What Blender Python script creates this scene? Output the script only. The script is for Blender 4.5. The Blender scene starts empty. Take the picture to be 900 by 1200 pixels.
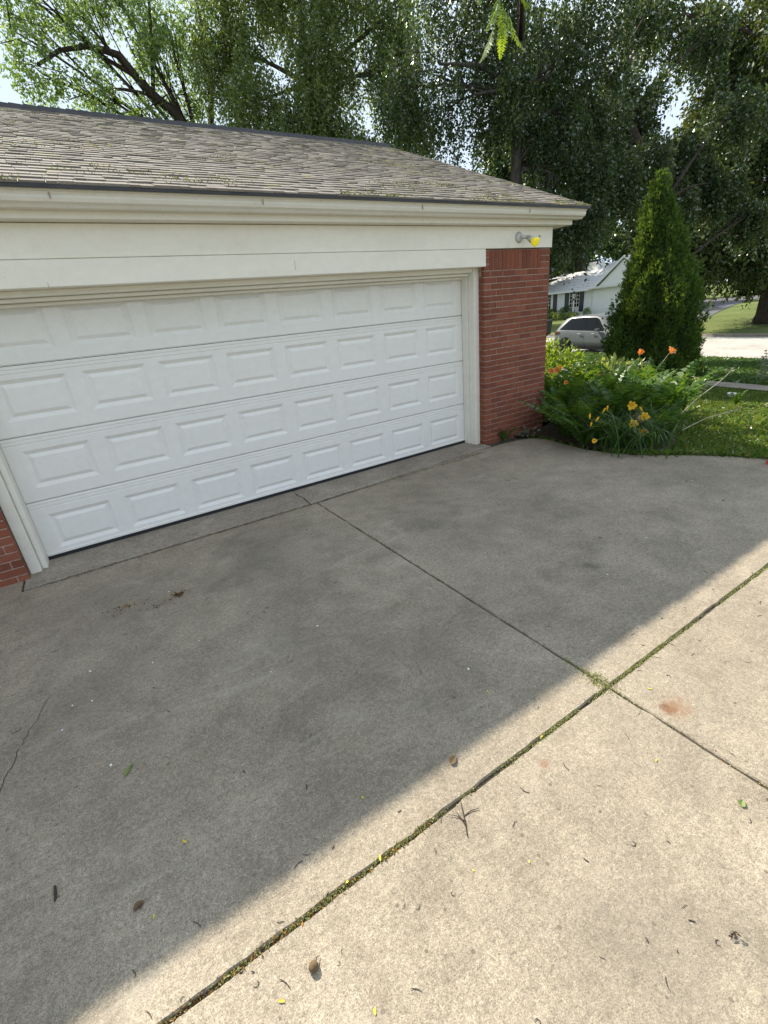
import bpy, math, random
import numpy as np
from mathutils import Vector, Matrix, noise as mnoise

rnd = random.Random(7)
sc = bpy.context.scene
COL = sc.collection
V3 = Vector
R = math.radians

# ------------------------------------------------------------------ helpers
def link(o): COL.objects.link(o); return o

def tag(o, label=None, cat=None, group=None, kind=None):
    if label: o['label'] = label
    if cat: o['category'] = cat
    if group: o['group'] = group
    if kind: o['kind'] = kind
    return o

def thing(name, label, cat, loc=(0, 0, 0), rz=0.0, group=None):
    o = bpy.data.objects.new(name, None)
    o.empty_display_size = .1
    o.location = loc; o.rotation_euler = (0, 0, rz)
    link(o); tag(o, label, cat, group); return o

def copy_tree(o, parent=None):
    c = o.copy(); link(c)
    if parent: c.parent = parent
    for ch in o.children: copy_tree(ch, c)
    return c

class MB:
    def __init__(s): s.v = []; s.f = []
    def poly(s, pts):
        n = len(s.v); s.v += [tuple(p) for p in pts]; s.f.append(tuple(range(n, n + len(pts)))); return s
    def hexa(s, c):                       # 8 corners: bottom ring 0-3, top ring 4-7
        n = len(s.v); s.v += [tuple(p) for p in c]
        for q in ((3, 2, 1, 0), (4, 5, 6, 7), (0, 1, 5, 4), (1, 2, 6, 5), (2, 3, 7, 6), (3, 0, 4, 7)):
            s.f.append(tuple(n + i for i in q))
        return s
    def box(s, x0, x1, y0, y1, z0, z1):
        return s.hexa([(x0, y0, z0), (x1, y0, z0), (x1, y1, z0), (x0, y1, z0),
                       (x0, y0, z1), (x1, y0, z1), (x1, y1, z1), (x0, y1, z1)])
    def bbox(s, x0, x1, y0, y1, z0, z1, b):   # box with chamfered front (-y) edges
        n = len(s.v)
        s.v += [(x0, y1, z0), (x1, y1, z0), (x1, y1, z1), (x0, y1, z1),
                (x0, y0 + b, z0), (x1, y0 + b, z0), (x1, y0 + b, z1), (x0, y0 + b, z1),
                (x0 + b, y0, z0 + b), (x1 - b, y0, z0 + b), (x1 - b, y0, z1 - b), (x0 + b, y0, z1 - b)]
        for q in ((0, 4, 7, 3), (1, 2, 6, 5), (3, 7, 6, 2), (0, 1, 5, 4), (4, 5, 9, 8), (5, 6, 10, 9), (6, 7, 11, 10), (7, 4, 8, 11), (8, 9, 10, 11)):
            s.f.append(tuple(n + i for i in q))
        return s
    def loft(s, rings, closed=True, caps=True):
        n0 = len(s.v); m = len(rings[0])
        for r in rings: s.v += [tuple(p) for p in r]
        for i in range(len(rings) - 1):
            a = n0 + i * m; b = a + m
            for k in range(m if closed else m - 1):
                k2 = (k + 1) % m
                s.f.append((a + k, a + k2, b + k2, b + k))
        if caps and closed:
            s.f.append(tuple(n0 + k for k in range(m))[::-1])
            e = n0 + (len(rings) - 1) * m
            s.f.append(tuple(e + k for k in range(m)))
        return s
    def tube(s, pts, rad, n=8, jit=0.0, rg=None):
        pts = [V3(p) for p in pts]
        if not hasattr(rad, '__len__'): rad = [rad] * len(pts)
        rings = []; ref = V3((0.31, 0.87, 0.2))
        for i, p in enumerate(pts):
            d = (pts[min(i + 1, len(pts) - 1)] - pts[max(i - 1, 0)])
            if d.length < 1e-9: d = V3((0, 0, 1))
            d.normalize()
            u = d.cross(ref)
            if u.length < .05: u = d.cross(V3((1, 0, 0)))
            u.normalize(); w = d.cross(u)
            ring = []
            for k in range(n):
                a = 2 * math.pi * k / n; rr = rad[i] * (1 + (rg.uniform(-jit, jit) if rg else 0))
                ring.append(p + u * (rr * math.cos(a)) + w * (rr * math.sin(a)))
            rings.append(ring)
        return s.loft(rings)
    def lathe(s, prof, c=(0, 0, 0), axis='z', n=20):
        rings = []
        for r, h in prof:
            ring = []
            for k in range(n):
                a = 2 * math.pi * k / n; x, y = r * math.cos(a), r * math.sin(a)
                if axis == 'z': q = (x, y, h)
                elif axis == 'y': q = (x, h, y)
                else: q = (h, x, y)
                ring.append((c[0] + q[0], c[1] + q[1], c[2] + q[2]))
            rings.append(ring)
        return s.loft(rings)
    def prism(s, outline, y0, y1):        # outline in (x, z), extruded along y
        return s.loft([[(x, y0, z) for x, z in outline], [(x, y1, z) for x, z in outline]])
    def prismx(s, outline, x0, x1):       # outline in (y, z), extruded along x
        return s.loft([[(x0, y, z) for y, z in outline], [(x1, y, z) for y, z in outline]])
    def build(s, name, mat, parent=None, smooth=False, off=None, xf=None):
        me = bpy.data.meshes.new(name)
        vv = s.v
        if xf is not None: vv = [tuple(xf @ V3(p)) for p in vv]
        if off is None and parent is not None and xf is None and parent.get('_world'): off = absloc(parent)
        if off is not None: vv = [(p[0] - off[0], p[1] - off[1], p[2] - off[2]) for p in vv]
        me.from_pydata(vv, [], s.f); me.update()
        import bmesh
        bm = bmesh.new(); bm.from_mesh(me); bmesh.ops.recalc_face_normals(bm, faces=bm.faces); bm.to_mesh(me); bm.free()
        if smooth: me.shade_smooth()
        o = bpy.data.objects.new(name, me); link(o)
        if mat: me.materials.append(mat)
        if parent: o.parent = parent
        return o

def absloc(o):
    l = V3(o.location)
    while o.parent: o = o.parent; l += V3(o.location)
    return l

def W(o): o['_world'] = 1; return o       # children built from world coordinates

def mesh_np(name, verts, quads, mat, parent=None, off=None, tris=False):
    verts = np.asarray(verts, dtype=np.float32)
    if off is not None: verts = verts - np.asarray(off, dtype=np.float32)
    k = 3 if tris else 4
    me = bpy.data.meshes.new(name)
    nq = len(quads)
    me.vertices.add(len(verts)); me.vertices.foreach_set('co', verts.ravel())
    me.loops.add(nq * k); me.loops.foreach_set('vertex_index', np.asarray(quads, dtype=np.int32).ravel())
    me.polygons.add(nq)
    me.polygons.foreach_set('loop_start', np.arange(0, nq * k, k, dtype=np.int32))
    me.polygons.foreach_set('loop_total', np.full(nq, k, dtype=np.int32))
    me.update(calc_edges=True); me.validate()
    me.materials.append(mat)
    o = bpy.data.objects.new(name, me); link(o)
    if parent: o.parent = parent
    return o

def unit(a): return a / np.maximum(np.linalg.norm(a, axis=-1, keepdims=True), 1e-9)

def leaf_quads(P, D, L, Wd, rg, fold=.25):
    """diamond leaves: base P, axis D, length L, width Wd (arrays)"""
    n = len(P); D = unit(D)
    rv = rg.normal(size=(n, 3)); S = unit(np.cross(D, rv)); N = np.cross(S, D)
    L = np.broadcast_to(np.asarray(L), (n,))[:, None]; Wd = np.broadcast_to(np.asarray(Wd), (n,))[:, None]
    mid = P + D * L * .45 + N * Wd * fold
    v = np.stack([P, mid + S * Wd * .5, P + D * L, mid - S * Wd * .5], 1)
    return v.reshape(-1, 3), np.arange(n * 4).reshape(n, 4)

# ------------------------------------------------------------------ materials
class NT:
    def __init__(s, m):
        m.use_nodes = True; s.t = m.node_tree; s.n = s.t.nodes; s.l = s.t.links
        s.n.clear(); s.out = s.n.new('ShaderNodeOutputMaterial')
    def add(s, typ, **kw):
        n = s.n.new(typ)
        for k, v in kw.items(): setattr(n, k, v)
        return n
    def ln(s, a, b): s.l.new(a, b)
    def coord(s, which='Object'):
        if not hasattr(s, 'tc'): s.tc = s.add('ShaderNodeTexCoord')
        return s.tc.outputs[which]
    def mapped(s, scale=(1, 1, 1), rot=(0, 0, 0), loc=(0, 0, 0), which='Object'):
        m = s.add('ShaderNodeMapping'); s.ln(s.coord(which), m.inputs[0])
        m.inputs['Scale'].default_value = scale; m.inputs['Rotation'].default_value = rot; m.inputs['Location'].default_value = loc
        return m.outputs[0]
    def noise(s, scale, detail=4, rough=.55, vec=None, dist=0):
        n = s.add('ShaderNodeTexNoise'); n.inputs['Scale'].default_value = scale; n.inputs['Detail'].default_value = detail
        n.inputs['Roughness'].default_value = rough; n.inputs['Distortion'].default_value = dist
        s.ln(vec if vec is not None else s.coord(), n.inputs['Vector']); return n.outputs[0]
    def ramp(s, fac, stops):
        r = s.add('ShaderNodeValToRGB'); e = r.color_ramp.elements
        while len(e) < len(stops): e.new(.5)
        for i, (p, c) in enumerate(stops):
            e[i].position = p; e[i].color = (c, c, c, 1) if not hasattr(c, '__len__') else (*c, 1)
        s.ln(fac, r.inputs[0]); return r.outputs[0]
    def mix(s, fac, a, b, mode='MIX'):
        m = s.add('ShaderNodeMix', data_type='RGBA', blend_type=mode)
        for sock, v in ((m.inputs[0], fac), (m.inputs[6], a), (m.inputs[7], b)):
            if hasattr(v, 'is_output'): s.ln(v, sock)
            elif hasattr(v, '__len__'): sock.default_value = (*v, 1)
            else: sock.default_value = v if sock == m.inputs[0] else (v, v, v, 1)
        return m.outputs[2]
    def math(s, op, a, b=0.0, clamp=False):
        m = s.add('ShaderNodeMath', operation=op, use_clamp=clamp)
        for sock, v in zip(m.inputs, (a, b)):
            if hasattr(v, 'is_output'): s.ln(v, sock)
            else: sock.default_value = v
        return m.outputs[0]
    def island(s):
        g = s.add('ShaderNodeNewGeometry'); return g.outputs['Random Per Island']
    def finish(s, color, rough=.7, bump=None, bstr=.3, bdist=.01, metal=0.0, spec=.4, coat=0.0):
        b = s.add('ShaderNodeBsdfPrincipled')
        if hasattr(color, 'is_output'): s.ln(color, b.inputs['Base Color'])
        else: b.inputs['Base Color'].default_value = (*color, 1)
        if hasattr(rough, 'is_output'): s.ln(rough, b.inputs['Roughness'])
        else: b.inputs['Roughness'].default_value = rough
        b.inputs['Metallic'].default_value = metal; b.inputs['Specular IOR Level'].default_value = spec
        b.inputs['Coat Weight'].default_value = coat
        if bump is not None:
            bn = s.add('ShaderNodeBump'); bn.inputs['Strength'].default_value = bstr; bn.inputs['Distance'].default_value = bdist
            s.ln(bump, bn.inputs['Height']); s.ln(bn.outputs[0], b.inputs['Normal'])
        s.ln(b.outputs[0], s.out.inputs[0]); return b

def new(name): m = bpy.data.materials.new(name); return m, NT(m)

def plain(name, col, rough=.6, var=.12, scale=6, metal=0.0, spec=.4, bump=0.0, bscale=60, coat=0.0):
    m, t = new(name)
    lo = tuple(c * (1 - var) for c in col); hi = tuple(min(1, c * (1 + var)) for c in col)
    c = t.ramp(t.noise(scale, 5), [(.3, lo), (.7, hi)])
    t.finish(c, rough, t.noise(bscale, 3) if bump else None, bump, .01, metal, spec, coat); return m

def leafmat(name, cols, transl=.35, gloss=.12, tcol=None, rough=.45):
    m, t = new(name)
    n = len(cols)
    c = t.ramp(t.island(), [((i + .5) / n, q) for i, q in enumerate(cols)])
    d = t.add('ShaderNodeBsdfDiffuse'); t.ln(c, d.inputs[0])
    tr = t.add('ShaderNodeBsdfTranslucent')
    tc = t.mix(1.0, c, tcol or (1.9, 1.7, .6), 'MULTIPLY'); t.ln(tc, tr.inputs[0])
    mx = t.add('ShaderNodeMixShader'); mx.inputs[0].default_value = transl
    t.ln(d.outputs[0], mx.inputs[1]); t.ln(tr.outputs[0], mx.inputs[2])
    g = t.add('ShaderNodeBsdfGlossy'); g.inputs['Roughness'].default_value = rough; g.inputs[0].default_value = (.8, .85, .8, 1)
    m2 = t.add('ShaderNodeMixShader'); m2.inputs[0].default_value = gloss
    lw = t.add('ShaderNodeLayerWeight'); lw.inputs[0].default_value = .3
    f = t.math('MULTIPLY', lw.outputs['Fresnel'], gloss * 2.5); t.ln(f, m2.inputs[0])
    t.ln(mx.outputs[0], m2.inputs[1]); t.ln(g.outputs[0], m2.inputs[2])
    t.ln(m2.outputs[0], t.out.inputs[0]); return m

def make_concrete(name, c_lo, c_hi, street=False):
    m, t = new(name)
    big = t.noise(.55, 6, .6); med = t.noise(3.2, 6, .65, dist=.4); fine = t.noise(95, 5, .7); spk = t.noise(260, 2, .6); lump = t.noise(9, 5, .65)
    c = t.ramp(big, [(.36, c_lo), (.62, c_hi)])
    c = t.mix(.75, c, t.ramp(med, [(.28, .70), (.5, .97), (.70, 1.16)]), 'MULTIPLY')
    c = t.mix(.8, c, t.ramp(lump, [(.3, .86), (.7, 1.12)]), 'MULTIPLY')
    c = t.mix(.9, c, t.ramp(fine, [(.30, .62), (.7, 1.33)]), 'MULTIPLY')
    c = t.mix(.8, c, t.ramp(t.noise(42, 3, .6), [(.32, .78), (.68, 1.18)]), 'MULTIPLY')
    c = t.mix(.9, c, t.ramp(spk, [(.30, .50), (.5, 1.0), (.70, 1.45)]), 'MULTIPLY')
    # exposed aggregate: small dark and pale grains
    vo = t.add('ShaderNodeTexVoronoi'); vo.inputs['Scale'].default_value = 95; t.ln(t.coord(), vo.inputs['Vector'])
    sx = t.add('ShaderNodeSeparateColor'); t.ln(vo.outputs['Color'], sx.inputs[0])
    grain = t.math('MULTIPLY', t.math('LESS_THAN', vo.outputs['Distance'], .33), t.math('GREATER_THAN', sx.outputs[0], .84))
    c = t.mix(t.math('MULTIPLY', grain, .5), c, (.12, .10, .085))
    pale = t.math('MULTIPLY', t.math('LESS_THAN', vo.outputs['Distance'], .3), t.math('GREATER_THAN', sx.outputs[1], .91))
    c = t.mix(t.math('MULTIPLY', pale, .35), c, (.55, .49, .41))
    if not street:
        pit = t.add('ShaderNodeTexVoronoi'); pit.inputs['Scale'].default_value = 17; t.ln(t.coord(), pit.inputs['Vector'])
        ps = t.add('ShaderNodeSeparateColor'); t.ln(pit.outputs['Color'], ps.inputs[0])
        pm = t.math('MULTIPLY', t.math('LESS_THAN', pit.outputs['Distance'], .11), t.math('GREATER_THAN', ps.outputs[0], .72))
        c = t.mix(t.math('MULTIPLY', pm, .65), c, (.10, .08, .06))
        gr2 = t.noise(2.2, 8, .78, dist=1.6)
        c = t.mix(t.ramp(gr2, [(.54, 0.0), (.66, .30)]), c, (.145, .115, .08))
        # dried-water and tyre scuffs: pale streaks, and worn dark oily patches
        sm = t.noise(1.1, 7, .7, vec=t.mapped((1.0, 2.6, 1), (0, 0, .35)), dist=1.1)
        c = t.mix(t.ramp(sm, [(.58, 0.0), (.70, .36)]), c, (.44, .40, .34))
        ol = t.noise(.8, 5, .6, vec=t.mapped((1, 1, 1), (0, 0, 0), (5.2, 3.1, 0)))
        c = t.mix(t.ramp(ol, [(.52, 0.0), (.70, .38)]), c, (.14, .122, .095))
        def spot(x, y, r, col, k, sy=1.0, n=9):
            nonlocal c
            vm = t.add('ShaderNodeVectorMath', operation='DISTANCE')
            mp = t.mapped((1, sy, 0), (0, 0, 0), (0, 0, 0)); t.ln(mp, vm.inputs[0]); vm.inputs[1].default_value = (x, y * sy, 0)
            d = t.math('ADD', vm.outputs['Value'], t.math('MULTIPLY', t.math('SUBTRACT', t.noise(n, 5, .65), .5), r * 2.2))
            c = t.mix(t.math('MULTIPLY', t.ramp(d, [(r * .15, 1.0), (r * 1.1, 0.0)]), k), c, col)
        spot(2.455, -4.010, .045, (.10, .045, .025), .9, 1.2, 45)
        spot(2.48, -4.03, .085, (.22, .115, .055), .6, 1.2, 34)
        spot(1.802, -3.869, .028, (.22, .11, .06), .6, 1, 40)
        spot(3.265, -3.043, .085, (.09, .075, .06), .6)
        spot(3.0, -2.95, .13, (.12, .10, .08), .35)
        spot(.348, -3.428, .022, (.05, .02, .018), .8, 1, 40)
        spot(.45, -1.25, .5, (.13, .115, .09), .30, .8, 4)
        spot(.25, -2.25, .5, (.13, .115, .09), .18, 1, 3)
        spot(1.35, -2.75, .45, (.13, .115, .09), .16, 1, 4)
        spot(1.75, -1.35, .40, (.42, .37, .29), .30, 1.6, 5)
        spot(3.9, -2.1, .38, (.12, .11, .09), .18, 1, 4)
        spot(1.62, -4.35, .30, (.16, .14, .115), .25, 1, 5)
        spot(2.9, -1.7, .35, (.07, .065, .058), .25, 1, 4)
        spot(1.6, -1.2, .55, (.09, .085, .07), .35, .8, 3)
    bmp = t.mix(.5, spk, fine)
    t.finish(c, .88, bmp, .45, .004, spec=.25); return m

M = {}
M['concrete'] = make_concrete('weathered_concrete', (.25, .215, .162), (.32, .278, .212))
M['apron'] = make_concrete('apron_concrete', (.26, .225, .18), (.33, .29, .235))
M['street'] = make_concrete('street_concrete', (.38, .36, .325), (.46, .44, .40), True)
M['walk'] = make_concrete('walk_concrete', (.24, .21, .17), (.31, .275, .23), True)
M['asphalt'] = plain('asphalt', (.10, .10, .11), .9, .25, 8, bump=.4)
M['joint'] = plain('joint_dirt', (.075, .062, .045), .95, .5, 40)
M['soil'] = plain('bed_soil', (.055, .038, .026), .95, .4, 14, bump=.6, bscale=40)
M['crack'] = plain('crack', (.03, .026, .02), .95, .2)

def terrain_mat():
    m, t = new('lawn_ground')
    n = t.noise(.35, 6, .6); n2 = t.noise(9, 5, .65)
    c = t.ramp(n, [(.35, (.095, .125, .038)), (.65, (.145, .175, .058))])
    c = t.mix(.8, c, t.ramp(n2, [(.25, .55), (.75, 1.35)]), 'MULTIPLY')
    t.finish(c, .95, n2, .6, .05, spec=.1); return m
M['lawn'] = terrain_mat()
def under_mat():
    m, t = new('lawn_thatch')
    c = t.ramp(t.noise(22, 4, .65), [(.3, (.045, .06, .018)), (.7, (.085, .12, .03))])
    t.finish(c, .95, spec=.1); return m

def paint(name, col, dirt=.1, rough=.45, grain=False):
    m, t = new(name)
    c = t.mix(t.ramp(t.noise(1.6, 6, .65, vec=t.mapped((.6, 1, 2.5))), [(.45, 0.0), (.8, dirt)]), col, (.42, .37, .28))
    c = t.mix(.5, c, t.ramp(t.noise(14, 4, .6), [(.3, .93), (.7, 1.04)]), 'MULTIPLY')
    sp = t.ramp(t.noise(75, 2, .5), [(.70, 0.0), (.74, dirt * 2.4)])
    c = t.mix(sp, c, (.25, .2, .15))
    gr = t.noise(60, 3, .5, vec=t.mapped((.12, 1, 1.6))) if grain else t.noise(40, 3)
    t.finish(c, rough, gr, .12, .003, spec=.4); return m
M['door'] = paint('door_white_paint', (.83, .815, .775), .11, .42, True)
M['trim'] = paint('trim_white_paint', (.82, .79, .705), .20, .5)
M['siding'] = paint('siding_cream_paint', (.85, .815, .715), .16, .5, True)
M['gutter'] = paint('gutter_white_metal', (.77, .74, .66), .34, .4)
M['rubber'] = plain('door_seal_rubber', (.018, .019, .021), .7)
M['roofedge'] = plain('roof_drip_edge', (.035, .035, .038), .55, .25, 5)

def brickmat(name, cols):
    m, t = new(name)
    c = t.ramp(t.island(), [((i + .5) / len(cols), q) for i, q in enumerate(cols)])
    c = t.mix(.7, c, t.ramp(t.noise(26, 5, .65), [(.25, .68), (.75, 1.25)]), 'MULTIPLY')
    c = t.mix(t.ramp(t.noise(7, 5, .7), [(.62, 0.0), (.8, .25)]), c, (.42, .33, .28))
    t.finish(c, .85, t.noise(110, 3), .5, .003, spec=.25); return m
M['brick'] = brickmat('red_brick', [(.20, .068, .040), (.255, .082, .046), (.225, .075, .046), (.175, .058, .038), (.27, .096, .056)])
M['mortar'] = plain('mortar', (.40, .30, .24), .95, .2, 20, bump=.5, bscale=150)

def shinglemat():
    m, t = new('asphalt_shingle')
    c = t.ramp(t.island(), [(.05, (.205, .185, .16)), (.3, (.245, .222, .195)), (.5, (.228, .207, .18)), (.7, (.265, .24, .21)), (.95, (.295, .27, .235))])
    c = t.mix(.8, c, t.ramp(t.noise(240, 2), [(.3, .6), (.7, 1.35)]), 'MULTIPLY')
    c = t.mix(.7, c, t.ramp(t.noise(1.3, 6, .65), [(.3, .72), (.7, 1.15)]), 'MULTIPLY')
    mo = t.math('MULTIPLY', t.ramp(t.noise(5, 6, .7, dist=.5), [(.55, 0.0), (.68, 1.0)]), t.ramp(t.noise(.9, 4), [(.42, 0.15), (.6, .85)]))
    c = t.mix(mo, c, (.33, .31, .13))
    t.finish(c, .95, t.noise(260, 2), .6, .003, spec=.15); return m
M['shingle'] = shinglemat()
M['moss'] = leafmat('moss', [(.10, .14, .03), (.17, .20, .05), (.25, .22, .07), (.07, .10, .025)], .2, .02)

def barkmat(name, a, b):
    m, t = new(name)
    v = t.mapped((6, 6, 1.2))
    n = t.noise(2.5, 6, .7, vec=v, dist=.6)
    c = t.ramp(n, [(.3, a), (.7, b)]); t.finish(c, .95, n, .9, .04, spec=.1); return m
M['bark'] = barkmat('grey_brown_bark', (.025, .02, .016), (.085, .068, .055))
M['birchbark'] = barkmat('pale_bark', (.03, .026, .022), (.12, .105, .09))

M['leaf_airy'] = leafmat('leaf_airy', [(.13, .20, .08), (.17, .25, .09), (.21, .28, .11), (.10, .165, .07)], .5, .05, (1.6, 1.6, .85))
M['leaf_birch'] = leafmat('leaf_birch', [(.105, .15, .05), (.15, .195, .068), (.20, .24, .09), (.075, .115, .042)], .5, .06, (1.55, 1.6, .8))
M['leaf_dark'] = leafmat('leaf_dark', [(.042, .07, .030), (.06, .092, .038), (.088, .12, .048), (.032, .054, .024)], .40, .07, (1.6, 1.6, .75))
M['leaf_oak'] = leafmat('leaf_oak', [(.036, .06, .025), (.05, .078, .03), (.07, .098, .036), (.095, .11, .038)], .38, .05)
M['leaf_far'] = leafmat('leaf_far', [(.05, .095, .035), (.075, .13, .045), (.10, .155, .055)], .35, .05)
M['leaf_hedge_shaded'] = leafmat('leaf_hedge_shaded', [(.02, .035, .014), (.03, .05, .018), (.035, .06, .02)], .2, .05)  # very dark green: the shade on the side in view is put into the colour
M['leaf_bright'] = leafmat('leaf_bright', [(.14, .22, .035), (.18, .26, .045), (.11, .18, .03)], .5, .03)
M['arbor'] = leafmat('arborvitae_scale_leaf', [(.055, .11, .026), (.085, .15, .034), (.12, .185, .042), (.045, .09, .022)], .36, .03)
M['arborcore'] = plain('arborvitae_dark_core', (.018, .028, .01), .95, .3)
M['fern'] = leafmat('fern_frond', [(.042, .095, .02), (.062, .125, .025), (.085, .155, .03)], .42, .02)
M['lilyleaf'] = leafmat('daylily_leaf', [(.035, .085, .02), (.05, .11, .026), (.07, .135, .03)], .35, .04)
M['shrubleaf'] = leafmat('pale_shrub_leaf', [(.14, .20, .06), (.20, .26, .09), (.28, .33, .15), (.09, .15, .04)], .4, .08)
M['weedleaf'] = leafmat('weed_leaf', [(.08, .14, .035), (.12, .18, .05), (.17, .22, .07)], .35, .06)
M['darkcrumb'] = leafmat('dark_crumbs', [(.05, .04, .03), (.08, .06, .04), (.03, .025, .02)], .1, .02)
M['jointmoss'] = leafmat('joint_moss', [(.19, .24, .08), (.25, .30, .11), (.30, .33, .15), (.33, .30, .16), (.14, .17, .06)], .2, .02)
M['greyleaf'] = leafmat('grey_leaf', [(.13, .16, .12), (.18, .20, .16)], .25, .08)
M['stem'] = plain('green_stem', (.14, .18, .07), .7)
M['drystem'] = plain('dry_stem', (.42, .38, .28), .8)
M['yellowpetal'] = leafmat('yellow_petal', [(.85, .52, .03), (.88, .58, .05)], .35, .05, (1.2, 1.1, .6))
M['orangepetal'] = leafmat('orange_petal', [(.80, .28, .05), (.85, .34, .07)], .35, .05, (1.2, 1.0, .6))
M['throat'] = plain('flower_throat', (.55, .30, .02), .7)
M['spike'] = leafmat('flower_spike_bud', [(.24, .26, .24), (.30, .30, .30), (.18, .22, .16)], .3, .05)
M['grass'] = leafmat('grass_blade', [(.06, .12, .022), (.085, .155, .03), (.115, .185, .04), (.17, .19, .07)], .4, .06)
M['shadegrass'] = leafmat('verge_grass_shaded', [(.05, .10, .03), (.07, .125, .035), (.085, .15, .045)], .3, .06)  # lawn grass again, darker: the shade on the verge is put into the colour

M['lampmetal'] = plain('cast_aluminium', (.55, .54, .52), .5, .12, 20, metal=.35)
def emis():
    m, t = new('yellow_bulb_glass')
    b = t.finish((.85, .72, .04), .25)
    b.inputs['Emission Color'].default_value = (1.0, .80, .03, 1); b.inputs['Emission Strength'].default_value = .08
    return m
M['bulb'] = emis()
M['carpaint'] = plain('silver_car_paint', (.115, .126, .132), .38, .03, 3, spec=.35)
def glass():
    m, t = new('dark_window_glass'); t.finish((.008, .010, .012), .12, spec=.14); return m
M['glass'] = glass()
M['blackplastic'] = plain('black_plastic', (.014, .014, .015), .6, spec=.12)
M['tyre'] = plain('tyre_rubber', (.012, .012, .013), .85, spec=.1)
M['rim'] = plain('alloy_rim', (.42, .43, .44), .35, .05, metal=.8)
M['taillight'] = plain('tail_light_red', (.10, .015, .015), .2, .1, coat=.6)
M['housewhite'] = paint('house_white_siding', (.76, .77, .76), .05, .55)
M['houseroof'] = plain('pale_grey_shingle', (.50, .50, .50), .9, .14, 9, bump=.4, bscale=12)
M['shutter'] = plain('dark_shutter', (.035, .04, .05), .5)
M['bin'] = plain('bin_plastic', (.02, .022, .023), .5)
M['blackmetal'] = plain('black_metal', (.015, .015, .016), .4)
M['lanternglass'] = plain('lantern_glass', (.55, .55, .52), .15, .05, spec=.6)
M['deadleaf'] = plain('dead_leaf', (.13, .085, .04), .8, .3, 60)
M['deadtwig'] = plain('dead_twig', (.055, .043, .032), .9, .3, 60)
M['yellowleaf'] = plain('yellow_leaf', (.62, .50, .06), .6, .2, 60)
M['greenleaf'] = plain('fallen_green_leaf', (.16, .20, .06), .6, .2, 60)
M['redthing'] = plain('red_plastic', (.60, .07, .03), .45)
M['white'] = plain('white_scrap', (.78, .77, .75), .6, .05)

# ------------------------------------------------------------------ terrain
def h(x, y):
    u = x - .155 * y
    if u < 6.9: return 0.0
    if u < 18.7: return -.058 * (u - 6.9) * min(1, .6 + .4 * (u - 6.9) / 4)
    if u < 27.0: return -.83 - .0 * u
    z = -.70 + (u - 27.0) * .050
    return min(z, 0.02)

def sheet(name, poly_u, yr, off, mat, step=(1.0, 2.0), kind='structure'):
    """strip that follows the terrain between u0..u1 (u = x - .155 y) and y0..y1"""
    u0, u1 = poly_u; y0, y1 = yr
    nu = max(1, int((u1 - u0) / step[0])); ny = max(1, int((y1 - y0) / step[1]))
    b = MB(); idx = {}
    for i in range(nu + 1):
        for j in range(ny + 1):
            u = u0 + (u1 - u0) * i / nu; y = y0 + (y1 - y0) * j / ny; x = u + .155 * y
            idx[i, j] = len(b.v); uu = min(max(u, u0 + 1e-3), u1 - 1e-3)
            b.v.append((x, y, h(uu + .155 * y, y) + off))
    for i in range(nu):
        for j in range(ny): b.f.append((idx[i, j], idx[i + 1, j], idx[i + 1, j + 1], idx[i, j + 1]))
    o = b.build(name, mat); tag(o, kind=kind); return o

# one ground sheet to the horizon; the grid has rows at every break of the slope
us = [-400, -150, -60, -20, -8, 0, 3, 5, 6, 6.9] + [6.9 + .5 * i for i in range(1, 24)] + [18.69, 18.71, 20, 22, 24, 26, 26.99, 27.01] + [28 + i for i in range(16)] + [46, 52, 60, 75, 100, 150, 250, 400]
ys = [-400, -150, -60, -30, -15] + list(range(-10, 41)) + [45, 50, 60, 80, 110, 150, 250, 400]
g = MB()
for u in us:
    for y in ys:
        x = u + .155 * y
        g.v.append((x, y, h(x, y) - .03 - (.05 if 18.7 < u < 27 else 0)))
ny = len(ys)
for i in range(len(us) - 1):
    for j in range(ny - 1):
        a = i * ny + j; g.f.append((a, a + ny, a + ny + 1, a + 1))
tag(g.build('ground', M['lawn']), kind='structure')

sheet('street', (18.72, 26.98), (-60, 120), 0.0, M['street'], (1.4, 5))
for k, (u0, u1) in enumerate(((18.55, 18.70), (27.0, 27.15))):
    b = MB(); n = 60
    rings = []
    for j in range(n + 1):
        y = -60 + 180 * j / n
        zt = -.70
        rings.append([(u0 + .155 * y, y, -.95), (u1 + .155 * y, y, -.95), (u1 + .155 * y, y, zt), (u0 + .155 * y, y, zt)])
    b.loft(rings); tag(b.build('kerb', M['walk']), kind='structure')
sheet('sidewalk', (11.6, 12.35), (-40, 60), 0.02, M['walk'], (.4, 2))

# far driveway leading away on the other side of the street
b = MB(); idx = []
ctr = [(27.2, 9.6), (31, 10.6), (35, 11.6), (39, 12.6), (43, 13.4), (50, 15), (60, 17.5)]
for (x, y) in ctr:
    wv = 2.0 + (x - 27) * .09
    idx.append(((x, y - .6, h(x, y) + .0), (x - .6, y + wv * 1.6, h(x - .6, y + wv * 1.6) + .0)))
for i in range(len(ctr) - 1):
    b.poly([idx[i][0], idx[i + 1][0], idx[i + 1][1], idx[i][1]])
tag(b.build('far_driveway', M['asphalt']), kind='structure')

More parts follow.
